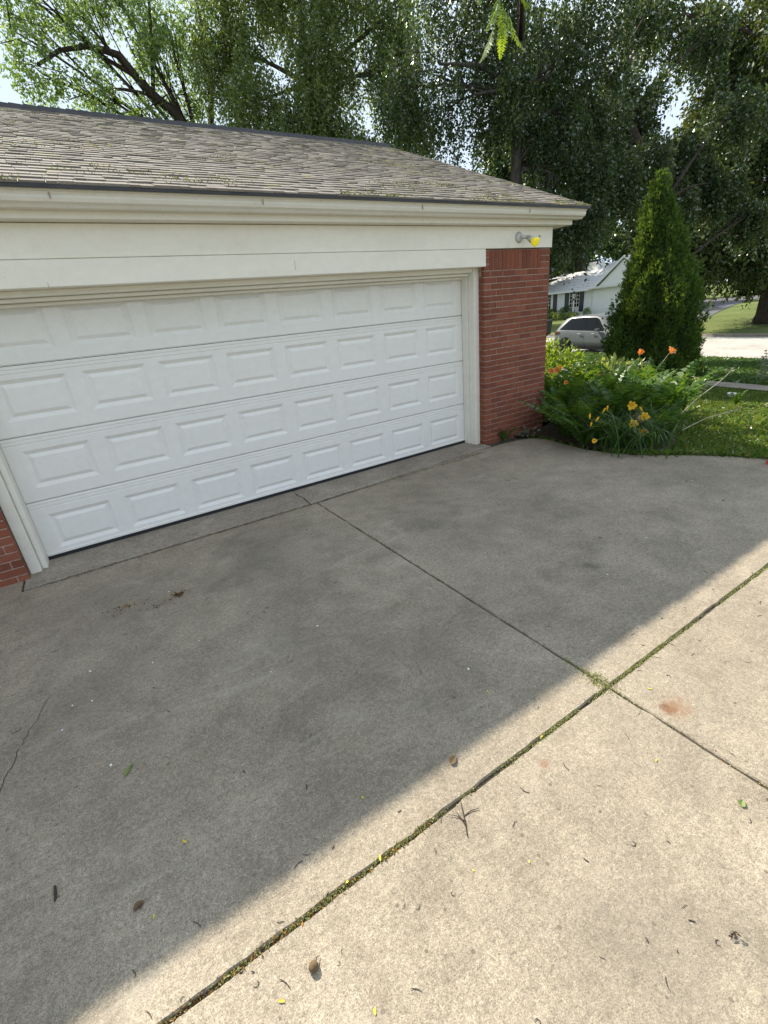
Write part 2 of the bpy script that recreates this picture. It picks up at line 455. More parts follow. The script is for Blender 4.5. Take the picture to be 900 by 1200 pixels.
# ------------------------------------------------------------------ driveway slabs
def slab(b, outline, z=0.0, rg=random.Random(3), j=.0028, ch=.005):
    pts = []
    n = len(outline)
    for i in range(n):
        a = V3((*outline[i], 0)); c = V3((*outline[(i + 1) % n], 0)); L = (c - a).length
        k = max(1, int(L / .05)) if L < 14 else 8
        d = (c - a) / L; nn = V3((-d.y, d.x, 0))
        for q in range(k):
            w = 0 if q == 0 else rg.uniform(-j, j) + (rg.uniform(-.012, 0) if rg.random() < .05 else 0)
            pts.append(a + (c - a) * (q / k) + nn * w)
    # inset ring
    m = len(pts); ins = []
    for i in range(m):
        d = (pts[(i + 1) % m] - pts[i - 1]).normalized(); ins.append(pts[i] + V3((-d.y, d.x, 0)) * ch)
    n0 = len(b.v)
    b.v += [(p.x, p.y, z - .10) for p in pts] + [(p.x, p.y, z - .006) for p in pts] + [(p.x, p.y, z) for p in ins]
    for i in range(m):
        k = (i + 1) % m
        b.f.append((n0 + i, n0 + k, n0 + m + k, n0 + m + i)); b.f.append((n0 + m + i, n0 + m + k, n0 + 2 * m + k, n0 + 2 * m + i))
    b.f.append(tuple(n0 + 2 * m + i for i in range(m)))

edge = [(4.70, -.43), (5.1, -.43), (5.42, -.47), (5.58, -.55), (5.65, -.73), (5.60, -1.03), (5.555, -1.4), (5.62, -1.70), (5.80, -2.03), (6.02, -2.29), (6.22, -2.59), (6.36, -2.92), (6.62, -3.42), (6.80, -3.762)]
b = MB()
slab(b, [(-9, -3.773), (2.361, -3.773), (2.361, -.53), (-.175, -.515), (-.175, -.29), (-9, -.29)])
slab(b, [(2.373, -3.773)] + edge[::-1] + [(2.373, -.535)])
slab(b, [(-9, -12), (2.361, -12), (2.361, -3.787), (-9, -3.787)])
slab(b, [(2.373, -12), (6.9, -12), (6.9, -3.787), (2.373, -3.787)])
drive = b.build('driveway', M['concrete']); tag(drive, kind='structure')
b = MB()
slab(b, [(-.16, -.488), (2.29, -.503), (2.31, -.3), (2.29, -.16), (2.33, .12), (-.16, .12)], .006)
slab(b, [(2.302, -.503), (4.68, -.415), (4.96, -.40), (4.96, -.31), (4.93, .12), (2.342, .12), (2.302, -.16), (2.322, -.3)], .006)
tag(b.build('garage_apron', M['apron']), kind='structure')
b = MB(); b.poly([(-9, -12, -.013), (6.75, -12, -.013), (6.75, -3.4, -.013), (5.5, -1.6, -.013), (5.6, .1, -.013), (-9, .1, -.013)])
tag(b.build('driveway_joint_base', M['joint']), kind='structure')
b = MB()
for (x0, x1) in ((6.92, 18.6),):
    rows = 12
    for i in range(rows):
        xa = x0 + (x1 - x0) * i / rows; xb = x0 + (x1 - x0) * (i + 1) / rows
        b.poly([(xa, -12, h(xa, -12) - .006), (xb, -12, h(xb, -12) - .006), (xb, -5.2, h(xb, -5.2) - .006), (xa, -5.2 + (1.4 if i == 0 else 0), h(xa, -5.2) - .006)])
tag(b.build('lower_driveway', M['walk']), kind='structure')

# hairline cracks in the slabs
def ribbon(b, pts, w, z):
    for (p, q) in zip(pts[:-1], pts[1:]):
        d = (V3((*q, 0)) - V3((*p, 0))); 
        if d.length < 1e-6: continue
        d.normalize(); n = V3((-d.y, d.x, 0)) * w * .5
        b.poly([(p[0] + n.x, p[1] + n.y, z), (q[0] + n.x, q[1] + n.y, z), (q[0] - n.x, q[1] - n.y, z), (p[0] - n.x, p[1] - n.y, z)])
b = MB(); rg = random.Random(5)
def crackline(a, c, n, amp):
    out = []
    for i in range(n + 1):
        t = i / n; out.append((a[0] + (c[0] - a[0]) * t + rg.uniform(-amp, amp), a[1] + (c[1] - a[1]) * t + rg.uniform(-amp, amp)))
    return out
ribbon(b, crackline((-.15, -2.75), (-.05, -2.36), 14, .006), .003, .0025)
ribbon(b, crackline((-.05, -2.36), (.06, -2.05), 10, .008), .002, .0025)
tag(b.build('driveway_crack', M['crack']), kind='structure')

# planting bed soil
b = MB()
bed = [(5.5, -.40), (5.66, -.5), (5.72, -.75), (5.66, -1.05), (5.62, -1.4), (5.69, -1.68), (5.87, -1.98), (6.05, -2.1), (6.5, -1.95), (7.0, -1.65), (7.9, -1.1), (9.6, -.6), (11.0, -.3), (12.0, .3), (11.6, 2.2), (9, 2.6), (6.2, 2.2), (6.13, -.28), (5.5, -.28)]
cx, cy = 7.4, .1
for i in range(len(bed)):
    p, q = bed[i], bed[(i + 1) % len(bed)]
    for (t0, t1) in ((0, .34), (.34, .67), (.67, 1)):
        def pt(r, t): x = cx + (r[0] - cx) * t; y = cy + (r[1] - cy) * t; return (x, y, h(x, y) + .012)
        b.poly([pt(p, t0), pt(p, t1), pt(q, t1), pt(q, t0)] if t0 else [pt(p, 0), pt(p, t1), pt(q, t1)])
tag(b.build('planting_bed', M['soil']), kind='structure')

# ------------------------------------------------------------------ garage
GX0, GX1 = -6.0, 6.09; GYB = 7.45
garage = W(thing('garage', 'low garage with a wide white panelled door, red brick pier and grey shingle roof', 'garage', (2.4, 3.5, 0)))
YB = -.30                                   # brick face

def bricks(b, x0, x1, z0, z1, y, soldier=False, courseh=.0677, L=.207, rg=random.Random(11), dep=.05):
    m = .0105
    n = int(round((z1 - z0) / courseh)); ch = (z1 - z0) / n
    for i in range(n):
        zb = z0 + i * ch; x = x0 - (L / 2 if i % 2 else 0)
        while x < x1 - .01:
            xa, xb = max(x, x0), min(x + L, x1)
            if xb - xa > .035:
                j = rg.uniform(-.0018, .0018)
                b.bbox(xa + m / 2 if xa > x0 else xa, xb - m / 2 if xb < x1 else xb, y + j, y + dep, zb + m / 2, zb + ch - m / 2, .0022)
            x += L
b = MB(); bm_ = MB()
PX0, PX1 = 4.955, 6.09
zt = 2.29; zs = 2.075
bricks(b, PX0, PX1, -.08, zs, YB)
# soldier course on top
x = PX0 + .09
rg = random.Random(2)
bricks(b, PX0, PX0 + .09, zs, zt - .002, YB)
while x < PX1 - .20:
    b.bbox(x + .004, x + .0637, YB + rg.uniform(-.0015, .0015), YB + .05, zs + .004, zt - .004, .0022); x += .0677
bricks(b, x, PX1, zs, zt - .002, YB)
# returns of the pier (left face, towards the door)
for i in range(31):
    z = -.08 + i * .0677
    if z > zs - .05: break
    b.hexa([(PX0 - .001, YB + .052, z + .004), (PX0 + .04, YB + .052, z + .004), (PX0 + .04, YB + .14, z + .004), (PX0 - .001, YB + .14, z + .004),
            (PX0 - .001, YB + .052, z + .0637), (PX0 + .04, YB + .052, z + .0637), (PX0 + .04, YB + .14, z + .0637), (PX0 - .001, YB + .14, z + .0637)])
pier = bm_.box(PX0 + .006, PX1 - .003, YB + .007, -.02, -.1, zt).build('brick_pier', M['mortar'], garage)
b.build('brick_facing', M['brick'], pier, off=absloc(garage))
# left pier and the wall that goes on to the left
b = MB(); bricks(b, GX0, -.125, -.15, 2.29, YB, rg=random.Random(4))
wl = MB().box(GX0 + .004, -.131, YB + .007, -.02, -.2, 2.29).build('brick_wall', M['mortar'], garage)
b.build('brick_facing', M['brick'], wl, off=absloc(garage))
# right (gable) wall of brick, seen from the side only
b = MB(); m = .0085
rg = random.Random(8)
for i in range(34):
    z = -.08 + i * .0697; y = YB + .055 - (.1 if i % 2 else 0)
    while y < GYB:
        ya, yb = max(y, YB + .055), min(y + .207, GYB)
        if yb - ya > .03:
            b.box(PX1 - .05, PX1 + rg.uniform(-.001, .001), ya + m / 2, yb - m / 2, z + m / 2, z + .0697 - m / 2)
        y += .207
wr = MB().box(PX1 - .2, PX1 - .006, -.018, GYB, -.1, 2.29).build('side_wall', M['mortar'], garage)
b.build('brick_facing', M['brick'], wr, off=absloc(garage))
MB().box(GX0, PX1, GYB - .15, GYB + .0, -.1, 2.5).build('back_wall', M['siding'], garage)
MB().box(GX0 - .15, GX0, YB, GYB, -.1, 2.5).build('side_wall', M['siding'], garage)

# siding boards above the door
b = MB()
b.bbox(GX0, GX1 + .012, -.315, -.1, 2.300, 2.520, .004)
b.build('siding_board', M['siding'], garage)
b = MB()
b.bbox(GX0, 4.962, -.325, -.1, 2.118, 2.296, .004)
b.build('siding_board', M['siding'], garage)
for xx, z0, z1 in ((.68, 2.118, 2.15), (2.6, 2.16, 2.24), (1.9, 2.52, 2.55)):
    MB().box(xx, xx + .003, -.3262, -.32, z0, z1).build('board_joint', M['mortar'], garage)
# moulding strip and fascia of the box cornice
MB().bbox(GX0, GX1 + .235, -.425, -.1, 2.524, 2.60, .004).build('frieze_board', M['trim'], garage)
MB().bbox(GX0, GX1 + .22, -.440, -.427, 2.575, 2.60, .003).build('moulding', M['trim'], garage)
# gable end above the right wall
RY0, RZ0 = -.585, 2.690; RY1, RZ1 = 3.62, 4.445; slope = (RZ1 - RZ0) / (RY1 - RY0)
def roofz(y): return RZ0 + slope * ((y - RY0) if y < RY1 else (2 * RY1 - y - RY0))
MB().prismx([(-.1, 2.3), (GYB, 2.3), (GYB, roofz(GYB) - .09), (RY1, RZ1 - .09), (-.1, roofz(-.1) - .09)], GX1 - .12, GX1 + .012).build('gable_wall', M['siding'], garage)
# gutter
prof = [(-.43, 2.662), (-.555, 2.662), (-.560, 2.648), (-.552, 2.636), (-.556, 2.622), (-.545, 2.600), (-.520, 2.588), (-.505, 2.572), (-.43, 2.572)]
gut = MB().prismx(prof, GX0, 6.40).build('gutter', M['gutter'], garage)
MB().prismx([(-.43, 2.666), (-.575, 2.666), (-.578, 2.660), (-.565, 2.656), (-.43, 2.656)], GX0, 6.405).build('gutter_lip', M['gutter'], gut, off=absloc(garage))
for xx in (.85, 2.3, 3.9, 5.4):
    MB().box(xx, xx + .008, -.563, -.559, 2.612, 2.650).build('gutter_seam', M['mortar'], gut, off=absloc(garage))
# roof deck, shingles
RX0, RX1 = GX0 - .3, 6.43
b = MB()
b.loft([[(xx, RY0, RZ0 - .018), (xx, RY1, RZ1 - .018), (xx, 2 * RY1 - RY0, RZ0 - .018), (xx, 2 * RY1 - RY0, RZ0 - .07), (xx, RY1, RZ1 - .07), (xx, RY0 + .05, RZ0 - .045)] for xx in (RX0, RX1 - .01)])
roof = b.build('roof', M['roofedge'], garage)
MB().prismx([(RY0 - .012, RZ0 - .026), (RY0 - .006, RZ0 + .004), (RY0 + .05, RZ0 + .026), (RY0 + .05, RZ0 - .02)], RX0, RX1).build('drip_edge', M['roofedge'], roof, off=absloc(garage))
b = MB(); rg = random.Random(21)
sl = math.hypot(RY1 - RY0, RZ1 - RZ0); dy, dz = (RY1 - RY0) / sl, (RZ1 - RZ0) / sl
nc = 40; ex = sl / nc
for i in range(nc):
    x = RX0 - rg.uniform(0, .2)
    wob = rg.uniform(-.004, .004)
    while x < RX1:
        w = rg.choice((.07, .09, .12, .15, .18)); xa, xb = max(x, RX0), min(x + w - .003, RX1)
        x += w
        if xb - xa < .02: continue
        th = rg.uniform(.010, .017); s0 = i * ex - .012 + wob + rg.uniform(-.005, .005); s1 = s0 + ex + .06
        s1 = min(s1, sl); c = []
        lift = rg.uniform(0, .004)
        for off_ in (0.0, 1.0):
            for (xx, s) in ((xa, s0), (xb, s0), (xb, s1), (xa, s1)):
                t0 = (.000 if s == s0 else .001) + (th + lift if off_ and s == s0 else (.003 if off_ else 0))
                c.append((xx, RY0 + dy * s - dz * t0, RZ0 + dz * s + dy * t0))
        b.hexa(c)
# rear slope: coarser
for i in range(18):
    x = RX0
    while x < RX1:
        w = rg.uniform(.3, .5); xa, xb = x, min(x + w - .004, RX1); x += w
        s0 = i * ex * 2; s1 = min(s0 + 2 * ex + .05, sl); th = rg.uniform(.01, .016); c = []
        for off_ in (0, 1):
            for (xx, s) in ((xa, s0), (xb, s0), (xb, s1), (xa, s1)):
                t0 = .0005 + (th if off_ and s == s0 else (.002 if off_ else 0))
                c.append((xx, 2 * RY1 - (RY0 + dy * s - dz * t0), RZ0 + dz * s + dy * t0))
        b.hexa(c)
b.build('shingles', M['shingle'], roof, off=absloc(garage))
b = MB(); x = RX0
while x < RX1 - .02:
    w = .15; xb = min(x + w, RX1); j = rg.uniform(0, .006)
    b.hexa([(x, RY1 - .13, RZ1 - .045), (xb, RY1 - .13, RZ1 - .045), (xb, RY1 + .13, RZ1 - .045), (x, RY1 + .13, RZ1 - .045),
            (x, RY1 - .075, RZ1 + .028 + j), (xb, RY1 - .075, RZ1 + .022), (xb, RY1 + .075, RZ1 + .022), (x, RY1 + .075, RZ1 + .028 + j)]); x = xb
b.build('ridge_cap', M['roofedge'], roof, off=absloc(garage))
# moss tufts on the roof
rgn = np.random.default_rng(5)
P = []
while len(P) < 2600:
    s = sl * rgn.random() ** 1.8; x = rgn.uniform(-1, RX1)
    nz = mnoise.noise(V3((x * 1.1, s * 1.6, 3.1))) + .4 * mnoise.noise(V3((x * 5, s * 7, 1.1)))
    if nz < .12 + .22 * (s / sl): continue
    sc_ = (math.floor(s / ex)) * ex - .012 + abs(rgn.normal(0, .022))
    P.append((x, RY0 + dy * sc_ - dz * .014, RZ0 + dz * sc_ + dy * .014))
P = np.array(P); D = rgn.normal(0, .7, (len(P), 3)) + np.array([0, -dz, dy]) * .8
v, q = leaf_quads(P, D, rgn.uniform(.006, .020, len(P)), rgn.uniform(.006, .020, len(P)), rgn)
mo = mesh_np('moss', v, q, M['moss'], roof, off=absloc(garage)); tag(mo, kind='stuff')

# door frame
fr = MB()
fr.bbox(4.88, 4.958, -.205, .06, -.02, 2.118, .004)
fr.build('door_jamb', M['trim'], garage)
fr = MB(); fr.bbox(4.862, 4.878, -.10, -.005, .0, 2.06, .003); fr.build('stop_moulding', M['trim'], garage)
fr = MB(); fr.bbox(-.125, -.045, -.215, .06, -.05, 2.118, .004); fr.bbox(-.043, -.002, -.17, .06, -.04, 2.06, .006)
fr.build('door_jamb', M['trim'], garage)
hd = MB(); hd.bbox(-.04, 4.877, -.19, .06, 2.075, 2.118, .004); hd.bbox(-.04, 4.877, -.13, .06, 2.045, 2.073, .004)
hd.bbox(-.04, 4.877, -.06, -.015, 2.018, 2.043, .004)
hd.build('door_head', M['trim'], garage)
MB().box(-.2, 5.1, .08, .12, -.05, 2.3).build('door_backing', M['blackplastic'], garage)

# sectional door
gd = W(bpy.data.objects.new('garage_door', None)); link(gd); gd.parent = garage; gd.location = V3((2.44, 0, 0)) - V3(garage.location)
secz = [(.040, .531), (.535, 1.079), (1.083, 1.617), (1.621, 2.13)]
pz = [(.092, .408), (.650, .966), (1.206, 1.522), (1.722, 2.036)]
for si, ((z0, z1), (pa, pb)) in enumerate(zip(secz, pz)):
    b = MB()
    xs = [0.0]; panels = []
    for i in range(8):
        c = 2.44 + (i - 3.5) * .597; panels.append((c - .243, c + .243))
    W_ = 4.88
    def rect(x0, x1, za, zb, y): b.poly([(x0, y, za), (x1, y, za), (x1, y, zb), (x0, y, zb)])
    # stiles and rails around the panels
    prev = 0.0
    for (x0, x1) in panels: rect(prev, x0, pa, pb, 0); prev = x1
    rect(prev, W_, pa, pb, 0)
    ev = .010
    rect(0, W_, z0 + ev, pa, 0)
    # top rail with two embossed reeds
    zc = z1 - .045
    yy = [(pb, 0), (zc - .020, 0), (zc - .014, .006), (zc - .008, 0), (zc + .010, 0), (zc + .016, .006), (zc + .022, 0), (z1 - ev, 0), (z1, .012)] if si < 3 else [(pb, 0), (z1 - ev, 0), (z1, .012)]
    for (za, ya), (zb, yb) in zip(yy[:-1], yy[1:]): b.poly([(0, ya, za), (W_, ya, za), (W_, yb, zb), (0, yb, zb)])
    b.poly([(0, .012, z0), (W_, .012, z0), (W_, 0, z0 + ev), (0, 0, z0 + ev)])
    for (x0, x1) in panels:
        prof = [(0, 0), (.006, .003), (.030, .017), (.036, .0175), (.062, .004), (.066, .0035)]
        for (i0, y0), (i1, y1) in zip(prof[:-1], prof[1:]):
            A = [(x0 + i0, y0, pa + i0), (x1 - i0, y0, pa + i0), (x1 - i0, y0, pb - i0), (x0 + i0, y0, pb - i0)]
            B = [(x0 + i1, y1, pa + i1), (x1 - i1, y1, pa + i1), (x1 - i1, y1, pb - i1), (x0 + i1, y1, pb - i1)]
            for k in range(4): b.poly([A[k], A[(k + 1) % 4], B[(k + 1) % 4], B[k]])
        i0, y0 = prof[-1]; b.poly([(x0 + i0, y0, pa + i0), (x1 - i0, y0, pa + i0), (x1 - i0, y0, pb - i0), (x0 + i0, y0, pb - i0)])
    # edges and back
    b.poly([(0, .012, z1), (W_, .012, z1), (W_, .045, z1), (0, .045, z1)]); b.poly([(0, .012, z0), (0, .045, z0), (W_, .045, z0), (W_, .012, z0)])
    b.poly([(0, .045, z0), (0, .045, z1), (W_, .045, z1), (W_, .045, z0)])
    me_o = b.build('door_section', M['door'], gd)
MB().bbox(0, 4.88, -.008, .04, .038, .062, .003).build('bottom_rail', M['door'], gd)
MB().box(.005, 4.875, -.006, .04, .006, .0365).build('bottom_seal', M['rubber'], gd)

# flood light under the cornice
fl = W(thing('flood_light', 'small wall flood light with a yellow bulb above the brick pier', 'wall light', (5.50, -.318, 2.40)))
b = MB().lathe([(.0, -.318), (.058, -.318), (.058, -.326), (.045, -.336), (.022, -.342), (.0, -.342)], (5.50, 0, 2.41), 'y', 24); b.build('base_plate', M['lampmetal'], fl, True)
p0, p1 = V3((5.50, -.335, 2.41)), V3((5.575, -.385, 2.40))
MB().tube([p0, p0.lerp(p1, .5), p1], [.016, .016, .02], 12).build('arm', M['lampmetal'], fl, True)
ax = V3((-.02, -.86, -.48)).normalized()
q0 = p1 + V3((0.0, 0, 0)); pts = [q0 + ax * t for t in (0, .02, .05, .085)]
MB().tube(pts, [.022, .028, .033, .036], 16).build('socket', M['lampmetal'], fl, True)
pts = [q0 + ax * t for t in (.086, .105, .138, .150, .154)]
MB().tube(pts, [.026, .038, .050, .049, .038], 22).build('bulb', M['bulb'], fl, True)
kb = W(thing('screw_hook', 'small rusty hook in the white board right of the yellow light', 'hook', (5.86, -.32, 2.42)))
MB().lathe([(0, -.316), (.008, -.316), (.008, -.326), (0, -.326)], (5.86, 0, 2.42), 'y', 10).build('hook_base', M['deadleaf'], kb)

# ------------------------------------------------------------------ trees
def sample_lobe(rg, c, r, n, gap, sc=.55, seed=0.0):
    out = []
    guard = 0
    while len(out) < n and guard < n * 30:
        guard += 1
        d = rg.normal(size=3); d /= np.linalg.norm(d); rr = rg.random() ** .42
        p = np.array(c) + d * rr * np.array(r)
        nz = mnoise.noise(V3((p[0] * sc + seed, p[1] * sc, p[2] * sc))) + .5 * mnoise.noise(V3((p[0] * sc * 2.6, p[1] * sc * 2.6 + seed, p[2] * sc * 2.6)))
        if nz < gap: continue
        out.append(p)
    return np.array(out)

def tree(name, label, base, trunk, lobes, leafmat_, bark, leaf=(.07, .045), per=14, L=(.5, 1.2), droop=1.0, spread=.3, gap=-.15, seed=1, group=None, extra=None, subs=7, sc=.55, limb_from=.45, cat='tree', rlimb=.09, dens=1.0):
    rg = np.random.default_rng(seed); pr_ = random.Random(seed)
    root = W(thing(name, label, cat, base, group=group))
    tb = MB()
    tb.tube([p for p, r in trunk], [r for p, r in trunk], 12, .08, pr_)
    tp = [V3(p) for p, r in trunk]; tr = [r for p, r in trunk]
    for pts, r0, r1 in (extra or []):
        n = len(pts); tb.tube(pts, [r0 + (r1 - r0) * i / (n - 1) for i in range(n)], 8, .06, pr_)
    Ps, Ds, Ls, Ws = [], [], [], []
    for (cx, cy, cz, rx, ry, rz, n) in lobes:
        c = V3((cx, cy, cz))
        # limb from the trunk towards the lobe
        best = min(range(len(tp)), key=lambda i: abs(tp[i].z - (cz - (c - tp[i]).xy.length * limb_from)))
        s = tp[best]; mid = s.lerp(c, .55) + V3((pr_.uniform(-.3, .3), pr_.uniform(-.3, .3), .25 * (c - s).xy.length * .4))
        r0 = min(tr[best] * .6, rlimb)
        limb = []
        for t in (0, .2, .4, .6, .8, 1.0):
            limb.append(s * (1 - t) ** 2 + mid * 2 * t * (1 - t) + c * t * t)
        tb.tube(limb, [r0, r0 * .85, r0 * .68, r0 * .5, r0 * .36, r0 * .2], 7, .08, pr_)
        st = sample_lobe(rg, (cx, cy, cz), (rx, ry, rz), int(n * dens), gap, sc, seed * 3.3)
        if len(st) == 0: continue
        for k in range(subs):
            e = V3(st[pr_.randrange(len(st))]); a = limb[pr_.choice((2, 3, 4, 4, 5))]
            m_ = a.lerp(e, .5) + V3((0, 0, .15 * (e - a).length))
            tb.tube([a, m_, e], [r0 * .28, r0 * .18, r0 * .07], 5)
        ns = len(st)
        ln = rg.uniform(L[0], L[1], ns)
        hd_ = rg.normal(size=(ns, 3)); hd_[:, 2] *= .3; hd_ = unit(hd_)
        t = (np.arange(per) + .5) / per
        dirs = hd_[:, None, :] * spread * (1 - .4 * t[None, :, None])
        # strand: out and then down
        pos = st[:, None, :] + hd_[:, None, :] * (ln[:, None, None] * spread * t[None, :, None]) + np.array([0, 0, -1.0]) * (ln[:, None, None] * droop * (t ** 1.5)[None, :, None])
        pos = pos + rg.normal(0, leaf[0] * .55, pos.shape)
        dd = rg.normal(0, .7, pos.shape) + hd_[:, None, :] * .5 + np.array([0, 0, -1.0]) * (.35 + .5 * droop)
        P = pos.reshape(-1, 3); Ps.append(P); Ds.append(dd.reshape(-1, 3))
        k = len(P); sz = rg.uniform(.45, 1.45, k); Ls.append(leaf[0] * sz); Ws.append(leaf[1] * sz)
    tb.build('trunk', bark, root, True)
    v, q = leaf_quads(np.concatenate(Ps), np.concatenate(Ds), np.concatenate(Ls), np.concatenate(Ws), rg)
    mesh_np('crown', v, q, leafmat_, root, off=base)
    return root

# T1: light airy tree with an arching limb, behind the roof at the left
lim = [(6.9, 16.3, 7.2), (6.57, 16.3, 8.17), (6.37, 16.3, 8.58), (6.17, 16.3, 8.93), (5.58, 16.3, 9.37), (5.16, 16.3, 9.82), (4.79, 16.3, 10.32), (4.3, 16.2, 10.36), (3.8, 16.1, 10.33), (3.02, 16.0, 10.08), (2.3, 15.9, 9.6)]
ex1 = [(lim, .21, .045),
       ([(5.16, 16.3, 9.82), (4.4, 16.4, 10.2), (3.6, 16.5, 10.9), (2.6, 16.5, 11.5)], .08, .02),
       ([(5.58, 16.3, 9.37), (5.9, 16.2, 10.9), (6.1, 16.2, 11.9), (6.0, 16.2, 13)], .07, .025),
       ([(5.58, 16.3, 9.37), (4.6, 16.2, 9.4), (3.7, 16.1, 9.2), (2.9, 16.1, 8.9)], .06, .015),
       ([(6.4, 16.3, 8.5), (6.0, 16.2, 9.4), (5.2, 16.1, 8.9), (4.4, 16.1, 8.7)], .05, .015),
       ([(6.9, 16.3, 7.2), (7.5, 16.4, 9), (7.8, 16.4, 11), (7.7, 16.4, 13)], .12, .04)]
tree('shade_tree', 'airy pale green tree with a dark arching limb behind the left of the roof', (8.0, 16.3, 0),
     [((8.0, 16.3, -.1), .34), ((7.8, 16.3, 2.5), .29), ((7.4, 16.3, 5), .26), ((6.9, 16.3, 7.2), .24)],
     [(1.9, 16, 10.4, .95, 1.1, 1.0, 50), (2.5, 16.2, 11.7, 1.1, 1.2, 1.0, 70), (2.4, 16.2, 9.5, .9, 1.1, .8, 45), (3.7, 16, 9.2, .9, 1, .8, 55), (3.9, 16.3, 11.2, 1.2, 1.2, 1.1, 85),
      (4.9, 16.4, 12.4, 1.4, 1.3, 1.0, 90), (5.6, 16.4, 10.8, 1.1, 1.2, 1.1, 90), (5.0, 16, 8.6, .9, 1, .7, 45), (6.6, 16.6, 11.8, 1.2, 1.2, 1.4, 110), (6.9, 16.7, 9.7, 1.1, 1, 1.2, 95), (7.4, 16.2, 8.3, .8, .9, .8, 60), (8.2, 16.8, 11.5, 1.2, 1.2, 1.5, 110)],
     M['leaf_airy'], M['bark'], (.105, .055), 24, (.4, 1.0), .65, .6, -.16, 3, extra=ex1, subs=8, dens=1.35)

# T2: weeping birch behind the middle of the roof
tree('birch_tree', 'weeping birch with hanging sunlit leaves behind the roof ridge', (10.2, 13.2, 0),
     [((10.2, 13.2, -.1), .26), ((10.15, 13.1, 3), .23), ((10.0, 13.0, 6), .19), ((9.9, 13.0, 9), .14), ((9.9, 13.0, 12), .07)],
     [(7.7, 14.3, 10.2, 1.2, 1.2, 1.3, 150), (8.0, 13.2, 8.4, 1.1, 1.1, 1.1, 120), (8.5, 12.5, 7.3, 1.1, 1, .9, 120), (9.5, 12.0, 8.0, 1.1, 1.2, 1.1, 140), (10.1, 12.2, 9.5, 1.3, 1.2, 1.2, 170),
      (9.4, 13.6, 11.8, 1.6, 1.4, 1.3, 180), (11.1, 12.2, 11.3, 1.3, 1.3, 1.4, 150), (11.6, 11.0, 8.7, 1.2, 1.1, 1.2, 120), (10.6, 11.2, 7.0, 1.1, 1, 1.0, 110), (12.1, 10.8, 10.3, 1.1, 1.1, 1.2, 110), (11.9, 10.4, 7.0, 1.0, 1, 1.0, 80), (8.2, 14.2, 12.2, 1.2, 1.2, 1.2, 110)],
     M['leaf_birch'], M['birchbark'], (.085, .058), 28, (.7, 1.7), 1.0, .25, -.24, 5, subs=8, dens=2.6)

# T3: darker weeping birch close behind the garage corner
tree('birch_tree', 'dark weeping birch whose branches hang down beside the garage corner', (11.2, 5.0, -.2),
     [((11.2, 5.0, -.4), .19), ((11.22, 5.0, 2.4), .16), ((11.27, 5.05, 4.7), .14), ((11.45, 5.2, 6.3), .115), ((11.8, 5.5, 8.2), .09), ((12.0, 5.7, 9.8), .04)],
     [(9.7, 7.2, 6.9, 1.0, .9, .9, 80), (10.3, 6.3, 6.3, .9, .9, .8, 50), (10.5, 6.9, 8.4, 1.1, 1.0, 1.1, 80), (11.5, 6.0, 7.3, 1.0, .9, 1.0, 110), (12.0, 6.2, 9.0, 1.3, 1.2, 1.1, 140), (11.0, 4.6, 6.4, .6, .5, .7, 45), (11.4, 4.5, 5.2, .5, .5, .5, 35),
      (12.2, 4.6, 5.4, .9, .8, .8, 110), (12.7, 5.0, 6.9, 1.1, 1, 1.1, 130), (12.5, 3.9, 4.5, .7, .7, .6, 80), (12.2, 3.4, 3.6, .35, .35, .4, 16), (11.75, 3.9, 3.7, .4, .35, .4, 30), (12.0, 3.6, 3.35, .3, .3, .3, 14), (11.5, 4.0, 3.9, .35, .3, .4, 26), (11.8, 4.3, 4.4, .5, .5, .5, 45), (13.6, 4.3, 5.6, .8, .8, .8, 100), (13.4, 4.6, 8.2, 1.0, 1.0, 1.1, 90),
      (14.2, 3.9, 4.6, .8, .7, .6, 80), (13.4, 3.7, 4.4, .6, .6, .6, 70), (14.6, 3.6, 5.0, .6, .6, .45, 60), (14.2, 4.6, 7.0, .6, .6, .6, 40), (10.9, 5.5, 6.0, .6, .6, .5, 30)],
     M['leaf_dark'], M['birchbark'], (.070, .048), 26, (.5, 1.25), 1.0, .22, -.26, 9, subs=9, rlimb=.07, dens=2.5,
     extra=[([(11.4, 5.1, 5.5), (12.4, 4.8, 6.0), (13.4, 4.5, 6.6), (14.0, 4.4, 7.6)], .09, .03), ([(11.5, 5.2, 6.3), (10.9, 5.9, 7.0), (10.2, 6.6, 7.2)], .08, .03)])

